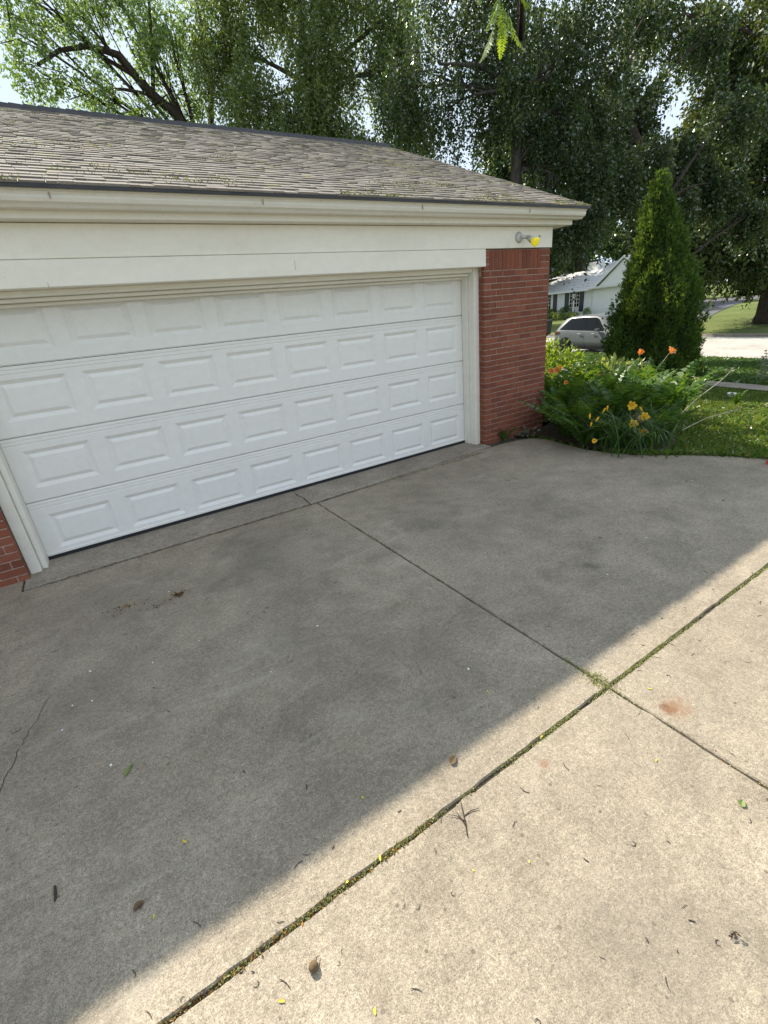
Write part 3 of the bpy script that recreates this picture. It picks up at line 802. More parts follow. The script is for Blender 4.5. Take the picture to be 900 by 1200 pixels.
# T5: dark tree on the verge, behind the arborvitae
tree('maple_tree', 'dark leafy tree on the street verge behind the pointed evergreen', (16.5, 3.75, -.5),
     [((16.5, 3.75, -.7), .25), ((16.5, 3.75, 2), .21), ((16.6, 4.2, 4), .18), ((17.0, 5.9, 6.5), .12), ((17.2, 6.2, 8.5), .05)],
     [(16.6, 7.2, 6.8, 1.2, 1.1, 1.1, 130), (16.9, 6.2, 5.4, 1.1, 1.0, .9, 130), (17.4, 6.4, 7.8, 1.2, 1.2, 1.1, 110), (18.2, 5.6, 5.0, 1.1, 1, .9, 130), (17.8, 4.9, 4.2, .9, .9, .7, 100), (19.0, 5.2, 5.6, .9, .9, .8, 90), (15.8, 7.8, 5.5, 1.0, 1, .9, 100), (15.4, 8.3, 7.6, 1.2, 1.2, 1.2, 110), (16.4, 8.8, 9.3, 1.5, 1.4, 1.2, 110), (17.0, 5.0, 3.9, .6, .6, .4, 40), (19.1, 5.2, 5.4, 1.0, .9, .8, 110), (19.9, 4.4, 4.6, .9, .8, .7, 90), (18.2, 5.0, 4.2, .8, .8, .6, 90), (20.9, 4.7, 6.7, 1.0, 1.0, .9, 90), (17.8, 6.5, 6.6, 1.0, 1.0, .9, 90), (20.4, 3.4, 3.6, .6, .6, .5, 50), (19.4, 7.2, 10.0, 1.0, 1.0, .8, 70), (20.6, 5.6, 9.0, .8, .8, .8, 50)],
     M['leaf_dark'], M['bark'], (.10, .075), 26, (.5, 1.2), .9, .3, -.24, 13, subs=5, dens=2.3, rlimb=.05)

# T4: big old tree across the street
tree('spruce_tree', 'huge old tree with a thick trunk and drooping boughs across the street', (32.2, 6.5, -.5),
     [((32.2, 6.5, -.7), .86), ((32.2, 6.5, -.1), .68), ((32.2, 6.55, 1.2), .60), ((32.2, 6.7, 3.5), .55), ((32.4, 7.6, 7), .48), ((32.6, 8, 11), .33), ((32.8, 8.3, 16), .1)],
     [(29.0, 10.2, 5.6, 1.7, 1.7, 1.5, 120), (28.6, 9.0, 4.0, 1.3, 1.3, 1.1, 90), (30.2, 9.0, 4.6, 1.7, 1.6, 1.4, 120), (31.4, 10.6, 7.2, 2.0, 2, 1.8, 140), (29.6, 7.6, 4.6, 1.5, 1.5, 1.2, 100), (31.0, 6.2, 5.0, 1.8, 1.7, 1.5, 120), (32.8, 9.6, 4.2, 1.8, 1.8, 1.3, 110),
      (34.0, 7.6, 5.0, 2.0, 2, 1.6, 120), (32.0, 5.0, 7.0, 2, 2, 1.8, 120), (30.6, 8.0, 8.2, 2.0, 2, 1.8, 140), (33.0, 10.6, 10.5, 2.2, 2.2, 2.0, 140), (31.6, 7.0, 11.5, 2.2, 2.2, 2.0, 140), (34.6, 10.0, 14.0, 2.4, 2.4, 2.0, 130), (32.4, 9.0, 15.5, 2.2, 2.2, 1.9, 120), (35, 5, 9, 2.2, 2.2, 2, 100), (33.6, 3.6, 4.6, 1.6, 1.6, 1.3, 80), (29.7, 13.3, 14.2, 1.5, 1.5, 1.2, 60), (31.9, 11.7, 13.4, 1.7, 1.7, 1.6, 90), (33.5, 10.0, 12.0, 1.8, 1.8, 1.6, 90), (31.7, 9.8, 9.4, 1.8, 1.8, 1.5, 100), (28.9, 10.4, 7.3, 1.4, 1.4, 1.2, 100), (30.2, 8.8, 5.6, 1.5, 1.5, 1.2, 90), (27.6, 10.1, 5.2, 1.1, 1.1, 1.0, 80), (30.9, 7.2, 3.5, 1.4, 1.3, .9, 80), (28.3, 9.0, 3.5, 1.1, 1.1, .8, 70)],
     M['leaf_oak'], M['bark'], (.20, .10), 34, (1.0, 2.6), 1.0, .35, -.2, 17, subs=6, rlimb=.11, sc=.35, dens=1.9)

# background trees
bgs = [
 ('bushy green tree behind the white house, furthest left', (58, 40), 9.0, 'leaf_far', 23, 4.6),
 ('bushy green tree rising over the white house roof dormer', (60, 33), 8.0, 'leaf_far', 24, 4.6),
 ('tall dense tree in the distance between the two birches', (32, 36), 15, 'leaf_dark', 25, 4.5),
 ('tall dense tree in the distance straight over the garage corner', (41, 33), 17, 'leaf_dark', 26, 5.0),
 ('tall dense tree in the distance left of the street tree', (48, 30), 13, 'leaf_dark', 27, 5.2),
 ('tall leafy tree far behind the roof ridge', (22, 40), 14, 'leaf_birch', 28, 4.5),
]
for lab, (x, y), ht, mt, sd, rr in bgs:
    pr_ = random.Random(sd); lobes = []
    for k in range(13):
        a = pr_.uniform(0, 6.28); q = rr * pr_.uniform(.2, .75); z = ht * pr_.uniform(.32, .92); kf = 1.0 if z < ht * .7 else .6
        lobes.append((x + q * kf * math.cos(a), y + q * kf * math.sin(a), z, rr * .42, rr * .42, rr * .36, 75))
    tree('background_tree', lab, (x, y, 0), [((x, y, -.2), .35), ((x, y, ht * .3), .3), ((x + .2, y, ht * .6), .2), ((x, y, ht * .9), .06)], lobes, M[mt], M['bark'], (.34, .22), 16, (.7, 1.5), .6, .6, -.2, sd, subs=4, group='distant trees', sc=.3, dens=1.6)
hedges = [('shade-coloured dark shrubby tree at the far end of the asphalt drive, leftmost', (62, 27), 6.5, 41), ('shade-coloured dark shrubby tree behind the asphalt drive, middle one', (64, 20.65), 6.8, 42), ('shade-coloured dark shrubby tree behind the asphalt drive near the thick trunk', (64, 16), 6.4, 43), ('shade-coloured dark shrubby tree behind the thick trunk across the street', (62, 10), 6.6, 44)]
for lab, (x, y), ht, sd in hedges:
    pr_ = random.Random(sd); lobes = []
    for k in range(12):
        a = pr_.uniform(0, 6.28); q = pr_.uniform(.3, 2.6)
        lobes.append((x + q * math.cos(a), y + q * math.sin(a) * 1.1, pr_.uniform(.8, ht - 1.0), 1.6, 1.7, 1.3, 60))
    tree('hedge_tree', lab, (x, y, 0), [((x, y, -.2), .2), ((x, y, 2), .15), ((x, y, ht * .8), .05)], lobes, M['leaf_hedge_shaded'], M['bark'], (.3, .2), 16, (.5, 1.0), .6, .6, -.3, sd, subs=3, group='shade-coloured trees behind the far drive', sc=.3)

# ------------------------------------------------------------------ fern-like fronds
def frond(V, Q, base, az, length, rise, droop_, rg, npn=22, wmax=.16, up=1.0):
    """appends frond geometry (quads)"""
    out = np.array([math.cos(az), math.sin(az), 0.0]); side = np.array([-math.sin(az), math.cos(az), 0.0])
    N = 40; t = np.linspace(0, 1, N)
    hor = length * (.10 * t + rise * t ** 1.8); ver = length * (up * t - droop_ * t ** 2.6)
    wig = rg.normal(0, .03) * length * np.sin(t * 3)
    C = base + hor[:, None] * out + ver[:, None] * np.array([0, 0, 1.0]) + wig[:, None] * side
    T = unit(np.gradient(C, axis=0)); nrm = unit(np.cross(T, side)); 
    tw = rg.normal(0, .35)
    S = unit(side * math.cos(tw) + nrm * math.sin(tw))
    # rachis
    for i in range(0, N - 4, 4):
        a, b_ = C[i], C[i + 4]; w = .004 * (1 - t[i]) + .0015
        n = len(V); V += [a - S[i] * w, a + S[i] * w, b_ + S[i] * w, b_ - S[i] * w]; Q.append((n, n + 1, n + 2, n + 3))
    for k in range(npn):
        tt = .12 + .88 * (k + .5) / npn; i = min(N - 1, int(tt * (N - 1)))
        w = wmax * length * (math.sin(math.pi * min(1, (tt - .05) / .95) ** .8) ** .8) * rg.uniform(.85, 1.1) + .008
        pw = length * .88 / npn * .62
        for s in (-1, 1):
            d = unit(S[i] * s + T[i] * .35 + nrm[i] * rg.normal(-.12, .1)); tipv = C[i] + d * w - np.array([0, 0, .12 * w])
            m = C[i] + d * w * .35; f = T[i]
            n = len(V); V += [C[i] - f * pw * .4, m - f * pw, tipv, m + f * pw]; Q.append((n, n + 1, n + 2, n + 3))

def fern(name, label, loc, n, length, seed, group, wide=1.0, mat='fern', azr=None):
    rg = np.random.default_rng(seed); V, Q = [], []
    for i in range(n):
        az = rg.uniform(*azr) if azr else 2 * math.pi * i / n + rg.normal(0, .25)
        r = rg.uniform(.75, 1.1)
        frond(V, Q, np.array([rg.normal(0, .03), rg.normal(0, .03), 0]) * (1 if n > 5 else .1), az, length * r, rg.uniform(.35, .75) * wide, rg.uniform(.15, .45), rg)
    o = mesh_np(name, np.array(V), np.array(Q), M[mat]); o.location = loc; tag(o, label, 'fern', group); return o
def gz(x, y): return h(x, y) + .01
ferns = [
 ('low fern against the right edge of the brick pier', 6.12, -.62, 12, .72, .9),
 ('leafy fern between the brick pier and the yellow daylilies', 5.92, -1.0, 14, .80, 1.0),
 ('drooping fern arching over the concrete left of the yellow daylilies', 5.76, -1.25, 9, .62, 1.45),
 ('tall upright fern directly behind the yellow daylilies', 6.35, -1.3, 16, .92, .85),
 ('tall fern in the middle of the bed below the pale shrub', 6.9, -.85, 16, .95, .85),
 ('wide fern on the right side of the bed with fronds over the lawn', 6.95, -1.5, 16, .92, 1.05),
 ('upright fern standing at the back of the bed behind the pier', 6.7, -.15, 15, 1.0, .75),
 ('bright fern at the back right of the bed in front of the evergreen', 7.8, -.85, 15, .95, .9),
 ('fern deep in the bed left of the evergreen', 7.9, .3, 14, .95, .8),
 ('small fern growing at the lower right rim of the bed', 6.45, -1.82, 12, .58, 1.0),
 ('fern tucked behind the pier corner under the orange lilies', 6.35, -.45, 13, .85, .8),
 ('fern spilling over the concrete rim next to the pier', 5.82, -.90, 14, .66, 1.3), ('drooping fern with fronds lying on the concrete in front of the soil', 5.66, -1.28, 12, .6, 1.5),
 ('fern leaning out at the far right corner of the bed', 7.55, -1.3, 12, .75, 1.1),
]
for i, (lab, x, y, n, L, wd) in enumerate(ferns):
    fern('fern', lab, (x, y, gz(x, y)), n, L, 100 + i, 'ferns in the planting bed', wd)
fern('fern', 'lone fern frond standing in the lawn at the right edge of the view', (8.25, -2.33, gz(8.25, -2.33)), 2, .52, 130, None, .35)
fern('fern', 'short fern sprout in the lawn near the sidewalk', (9.3, -1.42, gz(9.3, -1.42)), 5, .34, 131, None, .5)

# weeds at the foot of the pier
def weed(name, label, loc, n, r, hgt, lf, mat, seed, cat='weed'):
    rg = np.random.default_rng(seed); P = rg.normal(0, 1, (n, 3)) * np.array([r, r, 0]); P[:, 2] = rg.uniform(.01, hgt, n)
    D = P * np.array([1, 1, 0]) / r + np.array([0, 0, .6]) + rg.normal(0, .4, (n, 3))
    v, q = leaf_quads(P, D, rg.uniform(.7, 1.2, n) * lf, rg.uniform(.7, 1.2, n) * lf * .4, rg)
    o = mesh_np(name, v, q, M[mat]); o.location = loc; tag(o, label, cat); return o
fern('fern', 'small fern seedling growing at the foot of the brick pier', (5.28, -.36, 0), 8, .26, 140, None, 1.2)
weed('weed', 'small grey-leaved weed at the right foot of the brick pier', (5.62, -.45, .0), 26, .07, .10, .09, 'greyleaf', 7)

# ------------------------------------------------------------------ daylilies
def ribbon_leaf(V, Q, base, az, L, w, rg, bend):
    out = np.array([math.cos(az), math.sin(az), 0]); side = np.array([-math.sin(az), math.cos(az), 0])
    N = 7; pts = []
    for i in range(N):
        t = i / (N - 1); ang = math.pi / 2 - rg.uniform(.95, 1.05) * (.18 + bend * t ** 1.3)
        if i == 0: p = base.copy()
        else: p = pts[-1] + (out * math.cos(ang) + np.array([0, 0, 1.0]) * math.sin(ang)) * L / (N - 1)
        pts.append(p)
    for i in range(N - 1):
        w0 = w * (1 - (i / (N - 1)) ** 2.2); w1 = w * (1 - ((i + 1) / (N - 1)) ** 2.2)
        n = len(V); V += [pts[i] - side * w0 / 2, pts[i] + side * w0 / 2, pts[i + 1] + side * w1 / 2, pts[i + 1] - side * w1 / 2]; Q.append((n, n + 1, n + 2, n + 3))

def flower_mesh(V, Q, c, d, r, rg, n=6, openness=1.0):
    d = unit(np.array(d, dtype=float)); u = unit(np.cross(d, np.array([.3, .2, 1.0]))); w = np.cross(d, u)
    for k in range(n):
        a = 2 * math.pi * k / n + rg.normal(0, .08); e = u * math.cos(a) + w * math.sin(a); s = -u * math.sin(a) + w * math.cos(a)
        rr = r * (1.0 if k % 2 else .9); wd = r * (.40 if k % 2 else .30)
        base = c - d * r * .9; mid = c + e * rr * .5 * openness - d * r * .12; mid2 = c + e * rr * .85 * openness + d * r * .02; tip = c + e * rr * 1.1 * openness - d * r * .12
        n0 = len(V); V += [base - s * wd * .12, base + s * wd * .12, mid + s * wd, mid - s * wd]; Q.append((n0, n0 + 1, n0 + 2, n0 + 3))
        n0 = len(V); V += [mid - s * wd, mid + s * wd, mid2 + s * wd * .8, mid2 - s * wd * .8]; Q.append((n0, n0 + 1, n0 + 2, n0 + 3))
        n0 = len(V); V += [mid2 - s * wd * .8, mid2 + s * wd * .8, tip + s * wd * .12, tip - s * wd * .12]; Q.append((n0, n0 + 1, n0 + 2, n0 + 3))

def daylily(label, loc, nleaf, L, flowers, petal, seed, r, spread=.16, buds=(), stem='stem', fdir=(-.78, -.55, .38), bend=1.9, group=None):
    rg = np.random.default_rng(seed)
    root = W(thing('daylily', label, 'daylily', loc, group=group)); loc = np.array(loc)
    V, Q = [], []
    for i in range(nleaf):
        az = rg.uniform(0, 6.283); b_ = loc + np.array([rg.normal(0, spread), rg.normal(0, spread), 0])
        ribbon_leaf(V, Q, b_, az, L * rg.uniform(.65, 1.1), rg.uniform(.010, .019), rg, bend * rg.uniform(.6, 1.15))
    mesh_np('leaves', np.array(V), np.array(Q), M['lilyleaf'], root, off=loc)
    for (fx, fy, fz, openn) in flowers:
        c = np.array([fx, fy, fz]); V, Q = [], []
        dd = np.array(fdir) + rg.normal(0, .15, 3)
        flower_mesh(V, Q, c, dd, r * rg.uniform(.88, 1.1), rg, openness=openn)
        dd = unit(dd)
        mesh_np('flower', np.array(V), np.array(Q), M[petal], root, off=loc)
        b0 = V3(loc + np.array([rg.normal(0, .07), rg.normal(0, .07), 0])); e = V3(c - dd * r * .9)
        m_ = b0.lerp(e, .55) + V3((0, 0, .12 * (e - b0).length))
        MB().tube([b0, m_, e], [.004, .0035, .003], 6).build('flower_stem', M[stem], root)
    for (fx, fy, fz) in buds:
        b0 = V3(loc) + V3((rg.normal(0, .06), rg.normal(0, .06), 0)); e = V3((fx, fy, fz))
        m_ = b0.lerp(e, .55) + V3((0, 0, .1))
        MB().tube([b0, m_, e], [.004, .0035, .003], 6).build('flower_stem', M['stem'], root)
        ax_ = V3((rg.normal(0, .4), rg.normal(0, .4), 1)).normalized()
        MB().tube([e, e + ax_ * .02, e + ax_ * .045, e + ax_ * .065], [.004, .009, .011, .003], 7).build('bud', M[petal], root, True)
    return root
daylily('clump of yellow daylilies with grassy leaves at the front of the bed', (5.96, -1.64, .01), 300, .70,
        [(6.07, -1.60, .46, 1), (5.92, -1.73, .29, 1), (6.16, -1.72, .33, 1), (5.94, -1.78, .205, 1), (6.0, -1.82, .19, .85), (6.45, -1.84, .18, .7), (5.36, -1.62, .19, .6)], 'yellowpetal', 51, .050, .19,
        buds=[(5.73, -1.50, .45), (5.68, -1.48, .43), (5.46, -1.47, .40), (5.50, -1.52, .37), (5.44, -1.5, .32), (6.2, -1.66, .38), (6.32, -1.80, .27)])
daylily('orange daylily beside the right edge of the brick pier', (6.75, .15, .01), 60, .62, [(6.66, .06, .71, 1), (6.74, .02, .71, 1), (6.80, .0, .75, .8)], 'orangepetal', 52, .055, .1, group='orange daylilies', fdir=(-.5, -.5, .6))
daylily('orange daylily with one bloom in front of the silver car', (7.35, -.15, .0), 50, .6, [(7.32, -.33, .61, 1)], 'orangepetal', 53, .05, .09, group='orange daylilies')
daylily('dull orange daylily bloom in front of the evergreen', (8.3, -.2, -.04), 46, .6, [(8.54, -.22, .77, .9)], 'orangepetal', 54, .06, .08, group='orange daylilies')
daylily('tall orange daylily on a pale leaning stalk in front of the evergreen', (8.0, -.62, -.03), 46, .6, [(8.54, -.72, .80, 1.1)], 'orangepetal', 55, .062, .08, stem='drystem', fdir=(-.3, -.5, .35), group='orange daylilies')
daylily('low orange daylily hidden among the ferns by the pier', (6.5, -.3, .0), 40, .5, [(6.45, -.38, .6, .8)], 'orangepetal', 56, .04, .08, group='orange daylilies')

# pale shrubs and broad leaves in the bed
def shrub(name, label, c, r, n, leaf, mat, seed, cat='shrub', group=None, stems=True):
    rg = np.random.default_rng(seed); loc = (c[0], c[1], h(c[0], c[1]))
    root = W(thing(name, label, cat, loc, group=group))
    d = rg.normal(size=(n, 3)); d = unit(d); P = np.array(c) + d * (rg.random(n) ** .33)[:, None] * np.array(r)
    lump = np.array([mnoise.noise(V3(p * (2.2 / max(r)))) for p in P]); keep = lump > -.28; P = P[keep]; d = d[keep]
    D = d + rg.normal(0, .5, P.shape) + np.array([0, 0, .15])
    v, q = leaf_quads(P, D, rg.uniform(.7, 1.25, len(P)) * leaf, rg.uniform(.7, 1.2, len(P)) * leaf * .55, rg)
    mesh_np('foliage', v, q, M[mat], root, off=loc)
    b = MB()
    for k in range(7):
        e = V3(P[rg.integers(len(P))]); a = V3(loc); b.tube([a, a.lerp(e, .5) + V3((0, 0, .08)), e], [.012, .009, .004] if r[0] < 1.2 else [.05, .03, .01], 5)
    b.build('stems', M['bark'], root)
    return root
shrub('pale_shrub', 'pale green shrub in the middle of the bed below the evergreen', (8.65, .25, .28), (.62, .55, .40), 1500, .085, 'shrubleaf', 61)
shrub('leafy_shrub', 'bright leafy shrub at the back of the bed beside the pier', (7.2, .55, .50), (.75, .5, .58), 2200, .09, 'leaf_bright', 62)
shrub('leafy_shrub', 'whitish flowering shrub on the right side of the bed', (8.35, -1.1, .30), (.22, .2, .2), 160, .06, 'shrubleaf', 63)
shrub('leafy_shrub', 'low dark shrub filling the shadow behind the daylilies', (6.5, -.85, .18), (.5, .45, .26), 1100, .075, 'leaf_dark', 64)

# ------------------------------------------------------------------ arborvitae
def arborvitae():
    rg = np.random.default_rng(77); loc = np.array((10.55, .62, h(10.55, .62)))
    root = W(thing('arborvitae', 'tall pointed green arborvitae in the planting bed', 'evergreen', tuple(loc)))
    H = 3.85; lean = np.array([-.28, .18, 0])
    def axis(t): return loc + np.array([0, 0, 1.0]) * H * t + lean * t ** 1.1
    def rad(t, a):
        base = .76 * (min(1, (t + .03) / .12) ** .3) * (1 - t) ** .80 * (1 + .22 * math.sin(math.pi * t))
        p = V3((math.cos(a) * 1.9, math.sin(a) * 1.9, t * 5.5))
        return base * (1 + .46 * mnoise.noise(p) + .34 * mnoise.noise(p * 2.4))
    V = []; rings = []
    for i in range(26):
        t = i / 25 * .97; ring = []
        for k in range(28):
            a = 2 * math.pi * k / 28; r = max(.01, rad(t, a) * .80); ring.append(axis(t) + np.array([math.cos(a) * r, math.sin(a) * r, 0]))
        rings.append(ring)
    MB().loft(rings).build('inner_core', M['arborcore'], root)  # added solid dark core that blocks the view through the foliage
    MB().tube([loc - np.array([0, 0, .1]), axis(.3), axis(.8)], [.09, .06, .02], 8).build('trunk', M['bark'], root)
    P, D, N_ = [], [], 24000
    for i in range(N_):
        t = 1 - math.sqrt(1 - rg.random() * .9996); t = min(t, .995); a = rg.uniform(0, 6.283)
        r = rad(t, a) * (1 - .30 * rg.random() ** 1.5) + .01 + (.10 * rg.random() ** 6); e = np.array([math.cos(a), math.sin(a), 0])
        P.append(axis(t) + e * r); D.append(e * .55 + np.array([0, 0, .85]) + rg.normal(0, .28, 3))
    P = np.array(P); D = unit(np.array(D)); S = unit(np.cross(D, rg.normal(size=D.shape)))
    VV, k = [], 0
    PP, DD = [], []
    for s_, l_ in ((0, 1), (.55, .8), (-.55, .8), (.95, .55), (-.95, .55)):
        PP.append(P); DD.append(unit(D + S * s_) * l_)
    PP = np.concatenate(PP); DD = np.concatenate(DD); ln = np.linalg.norm(DD, axis=1)
    v, q = leaf_quads(PP, DD, ln * rg.uniform(.045, .105, len(PP)), .017 * rg.uniform(.7, 1.3, len(PP)), rg, .1)
    mesh_np('foliage', v, q, M['arbor'], root, off=loc)
arborvitae()

# ------------------------------------------------------------------ grass (stuff)
def grass(name, label_cat, regionfn, n, bounds, hgt, wid, mat, seed, lean=.5):
    rg = np.random.default_rng(seed); P = []
    x0, x1, y0, y1 = bounds
    while len(P) < n:
        m = 20000
        X = rg.uniform(x0, x1, m); Y = rg.uniform(y0, y1, m)
        for x, y in zip(X, Y):
            if regionfn(x, y): P.append((x, y, h(x, y) - .02))
            if len(P) >= n: break
    P = np.array(P); D = rg.normal(0, lean, (n, 3)); D[:, 2] = 1; D = unit(D)
    L = hgt * rg.uniform(.5, 1.25, n)[:, None]; S = unit(np.cross(D, rg.normal(size=(n, 3)))); w = wid * rg.uniform(.6, 1.2, n)[:, None]
    bend = rg.normal(0, .35, (n, 3)); bend[:, 2] = -.1
    v = np.stack([P - S * w / 2, P + S * w / 2, P + D * L * .6 + S * w * .4, P + D * L + bend * L], 1).reshape(-1, 3)
    o = mesh_np(name, v, np.arange(n * 4).reshape(n, 4), M[mat]); tag(o, kind='stuff'); return o
def inpoly(x, y, poly):
    c = False; n = len(poly); j = n - 1
    for i in range(n):
        xi, yi = poly[i]; xj, yj = poly[j]
        if (yi > y) != (yj > y) and x < (xj - xi) * (y - yi) / (yj - yi) + xi: c = not c
        j = i
    return c
dedge = [(-9, -12), (6.9, -12), (6.9, -3.9)] + edge[::-1] + [(-9, -.3)]
def reg_lawn(x, y):
    u = x - .155 * y
    return u < 11.58 and not inpoly(x, y, bed) and not inpoly(x, y, dedge) and not (x > 6.9 and y < -5.2 + 1.5 * max(0, 1 - (x - 6.9))) and not (x < 6.15 and y > -.4)
o = grass('lawn_grass', '', reg_lawn, 95000, (5.6, 12.3, -5.2, 4.5), .055, .0085, 'grass', 71)
tag(o, 'mown green lawn right of the driveway', 'grass')
def reg_verge(x, y): u = x - .155 * y; return 12.38 < u < 18.5
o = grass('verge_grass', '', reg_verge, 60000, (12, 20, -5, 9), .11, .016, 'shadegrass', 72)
tag(o, 'grass strip in green darkened for shade between the sidewalk and the street', 'grass')
# edge of the lawn curling over the concrete
def reg_rim(x, y):
    return not inpoly(x, y, dedge) and min((x - a) ** 2 + (y - b_) ** 2 for a, b_ in rim) < .0036
rim = []
for (a, b_) in zip(edge[7:-1], edge[8:]):
    for k in range(12): rim.append((a[0] + (b_[0] - a[0]) * k / 12, a[1] + (b_[1] - a[1]) * k / 12))
o = grass('edge_grass', '', reg_rim, 2200, (5.5, 6.9, -3.9, -1.5), .08, .009, 'grass', 73, .8)
tag(o, 'ragged grass rim overhanging the driveway edge', 'grass')

# moss and small weeds in the joints
rg = np.random.default_rng(90)
P = []; 
def dens(x, a): return max(0, min(1, a + 1.3 * mnoise.noise(V3((x * 1.7, 2.2, 0))) + .8 * mnoise.noise(V3((x * 8.0, 5.2, 0)))))
while len(P) < 6000:
    if rg.random() < .68:
        x = rg.uniform(.3, 6.5); 
        if rg.random() > dens(x, .42 if x > 1.05 else .06): continue
        P.append((x, -3.78 + rg.normal(0, .0055), rg.uniform(-.010, .002)))
    else:
        y = rg.uniform(-4.9, -.6); a = 1.0 if abs(y + 3.75) < .22 else (.12 if y < -3.78 else -.5)
        if rg.random() > dens(y + 9, a): continue
        P.append((2.367 + rg.normal(0, .007), y, rg.uniform(-.015, .001)))
for k in range(420):
    P.append((2.367 + rg.normal(0, .022), -3.72 + rg.normal(0, .05), rg.uniform(0, .004)))
P = np.array(P); D = rg.normal(0, .8, P.shape); D[:, 2] = np.abs(D[:, 2]) + .35
v, q = leaf_quads(P, D, rg.uniform(.004, .012, len(P)), rg.uniform(.003, .007, len(P)), rg)
o = mesh_np('joint_moss', v, q, M['jointmoss']); tag(o, 'green moss and tiny weeds filling the driveway joints', 'moss', kind='stuff')
# grit and old leaf crumbs in the joints and along the apron
P = []
for k in range(2600):
    r = rg.random()
    if r < .33: P.append((rg.uniform(-.3, 1.3), -3.78 + rg.normal(0, .008), rg.uniform(-.012, .0015)))
    elif r < .42: P.append((2.367 + rg.normal(0, .008), rg.uniform(-4.9, -.6), rg.uniform(-.012, .0015)))
    else:
        x = rg.uniform(0, 4.7); P.append((x, -.512 + rg.normal(0, .014) - .012, .002))
P = np.array(P); D = rg.normal(0, 1, P.shape); D[:, 2] *= .3
v, q = leaf_quads(P, D, rg.uniform(.005, .02, len(P)), rg.uniform(.003, .008, len(P)), rg)
M['crumb'] = leafmat('leaf_crumbs', [(.10, .06, .03), (.05, .035, .02), (.2, .12, .04), (.34, .16, .04)], .1, .02)
o = mesh_np('joint_litter', v, q, M['crumb']); tag(o, 'brown leaf crumbs lying in the driveway joints', 'litter', kind='stuff')

# ------------------------------------------------------------------ stalks, spikes and small lawn plants
def stalk(label, pts, r, seed, n=10, mat='drystem', leaf='greyleaf'):
    root = W(thing('flower_stalk', label, 'plant stalk', pts[0])); rg = np.random.default_rng(seed)
    MB().tube(pts, [r * (1 - .5 * i / (len(pts) - 1)) for i in range(len(pts))], 6).build('stem', M[mat], root)
    a, b_ = np.array(pts[len(pts) // 2]), np.array(pts[-1]); t = rg.random(n)[:, None]
    P = a + (b_ - a) * t; D = rg.normal(0, 1, (n, 3)) + np.array([0, 0, .4])
    v, q = leaf_quads(P, D, rg.uniform(.02, .045, n), .012, rg); mesh_np('leaves', v, q, M[leaf], root, off=pts[0])
    e = b_; P = e + rg.normal(0, .012, (26, 3)); v, q = leaf_quads(P, rg.normal(0, 1, (26, 3)), .025, .016, rg)
    mesh_np('seed_head', v, q, M[leaf], root, off=pts[0])
stalk('long pale leaning stalk with a seed head reaching right over the lawn', [(8.0, -1.25, -.03), (8.5, -1.22, .12), (9.0, -1.2, .22), (9.3, -1.18, .28), (9.6, -1.18, .41)], .007, 1, 16)
stalk('short pale upright stalk right of the fern in front of the evergreen', [(8.3, -.95, -.04), (8.45, -.97, .25), (8.58, -1.0, .48)], .006, 2, 14)
stalk('pale stalk lying low across the sunny lawn right of the daylilies', [(6.9, -1.8, .02), (7.3, -1.9, .12), (7.6, -1.98, .14), (7.9, -2.0, .13)], .006, 3, 34)
for k in range(9):
    rg = np.random.default_rng(200 + k); y = -.55 - .16 * k + rg.uniform(-.08, .08); x = 12.55 + .155 * y + rg.uniform(-.1, .25)
    z0 = h(x, y); ht = rg.uniform(.55, .85)
    root = W(thing('flower_spike', 'tall grey flower spike standing at the sidewalk edge of the verge', 'flower spike', (x, y, z0), group='flower spikes at the verge'))
    tp = (x + rg.normal(0, .05), y + rg.normal(0, .05), z0 + ht)
    MB().tube([(x, y, z0 - .02), ((x + tp[0]) / 2, (y + tp[1]) / 2, z0 + ht * .55), tp], [.006, .005, .003], 6).build('stem', M['stem'], root)
    P, D = [], []
    for q_ in range(7):
        zz = z0 + ht * (.45 + .55 * q_ / 6.5); c = np.array([x + (tp[0] - x) * (zz - z0) / ht, y + (tp[1] - y) * (zz - z0) / ht, zz])
        for m_ in range(12):
            a = rg.uniform(0, 6.28); P.append(c + rg.normal(0, .006, 3)); D.append([math.cos(a), math.sin(a), rg.uniform(0, .6)])
    for m_ in range(16):
        a = rg.uniform(0, 6.28); P.append(np.array([x, y, z0 + rg.uniform(.05, ht * .45)])); D.append([math.cos(a) * 2, math.sin(a) * 2, .6])
    D = np.array(D, dtype=float); ll = np.where(np.arange(len(P)) < 84, .045, .10)
    v, q = leaf_quads(np.array(P), D, ll, ll * .4, rg); mesh_np('florets', v, q, M['spike'], root, off=(x, y, z0))
weed('weed', 'pale star-shaped weed in the sunny strip of lawn', (7.75, -2.25, h(7.75, -2.25)), 16, .05, .07, .16, 'weedleaf', 15)
weed('weed', 'leafy weed on the lawn near the right edge of the view', (8.5, -2.45, h(8.5, -2.45)), 22, .06, .1, .14, 'weedleaf', 16)
b = MB().lathe([(0, 0), (.05, .0), (.075, .05), (.07, .055), (.045, .012), (0, .012)], (10.05, -1.05, h(10.05, -1.05) + .05), 'z', 9)
o = b.build('paper_scrap', M['white']); tag(o, 'small white scrap lying on the shaded lawn', 'litter')
rt = thing('plastic_scoop', 'small red plastic piece at the lawn edge of the concrete', 'litter', (6.235, -3.01, .001), .4)
MB().loft([[(x, -.05 * w, 0), (x, .05 * w, 0), (x, .035 * w, hh), (x, -.035 * w, hh)] for x, w, hh in ((-.08, .5, .012), (-.05, .9, .03), (0, 1, .04), (.05, .9, .028), (.09, .4, .01))]).build('body', M['redthing'], rt)

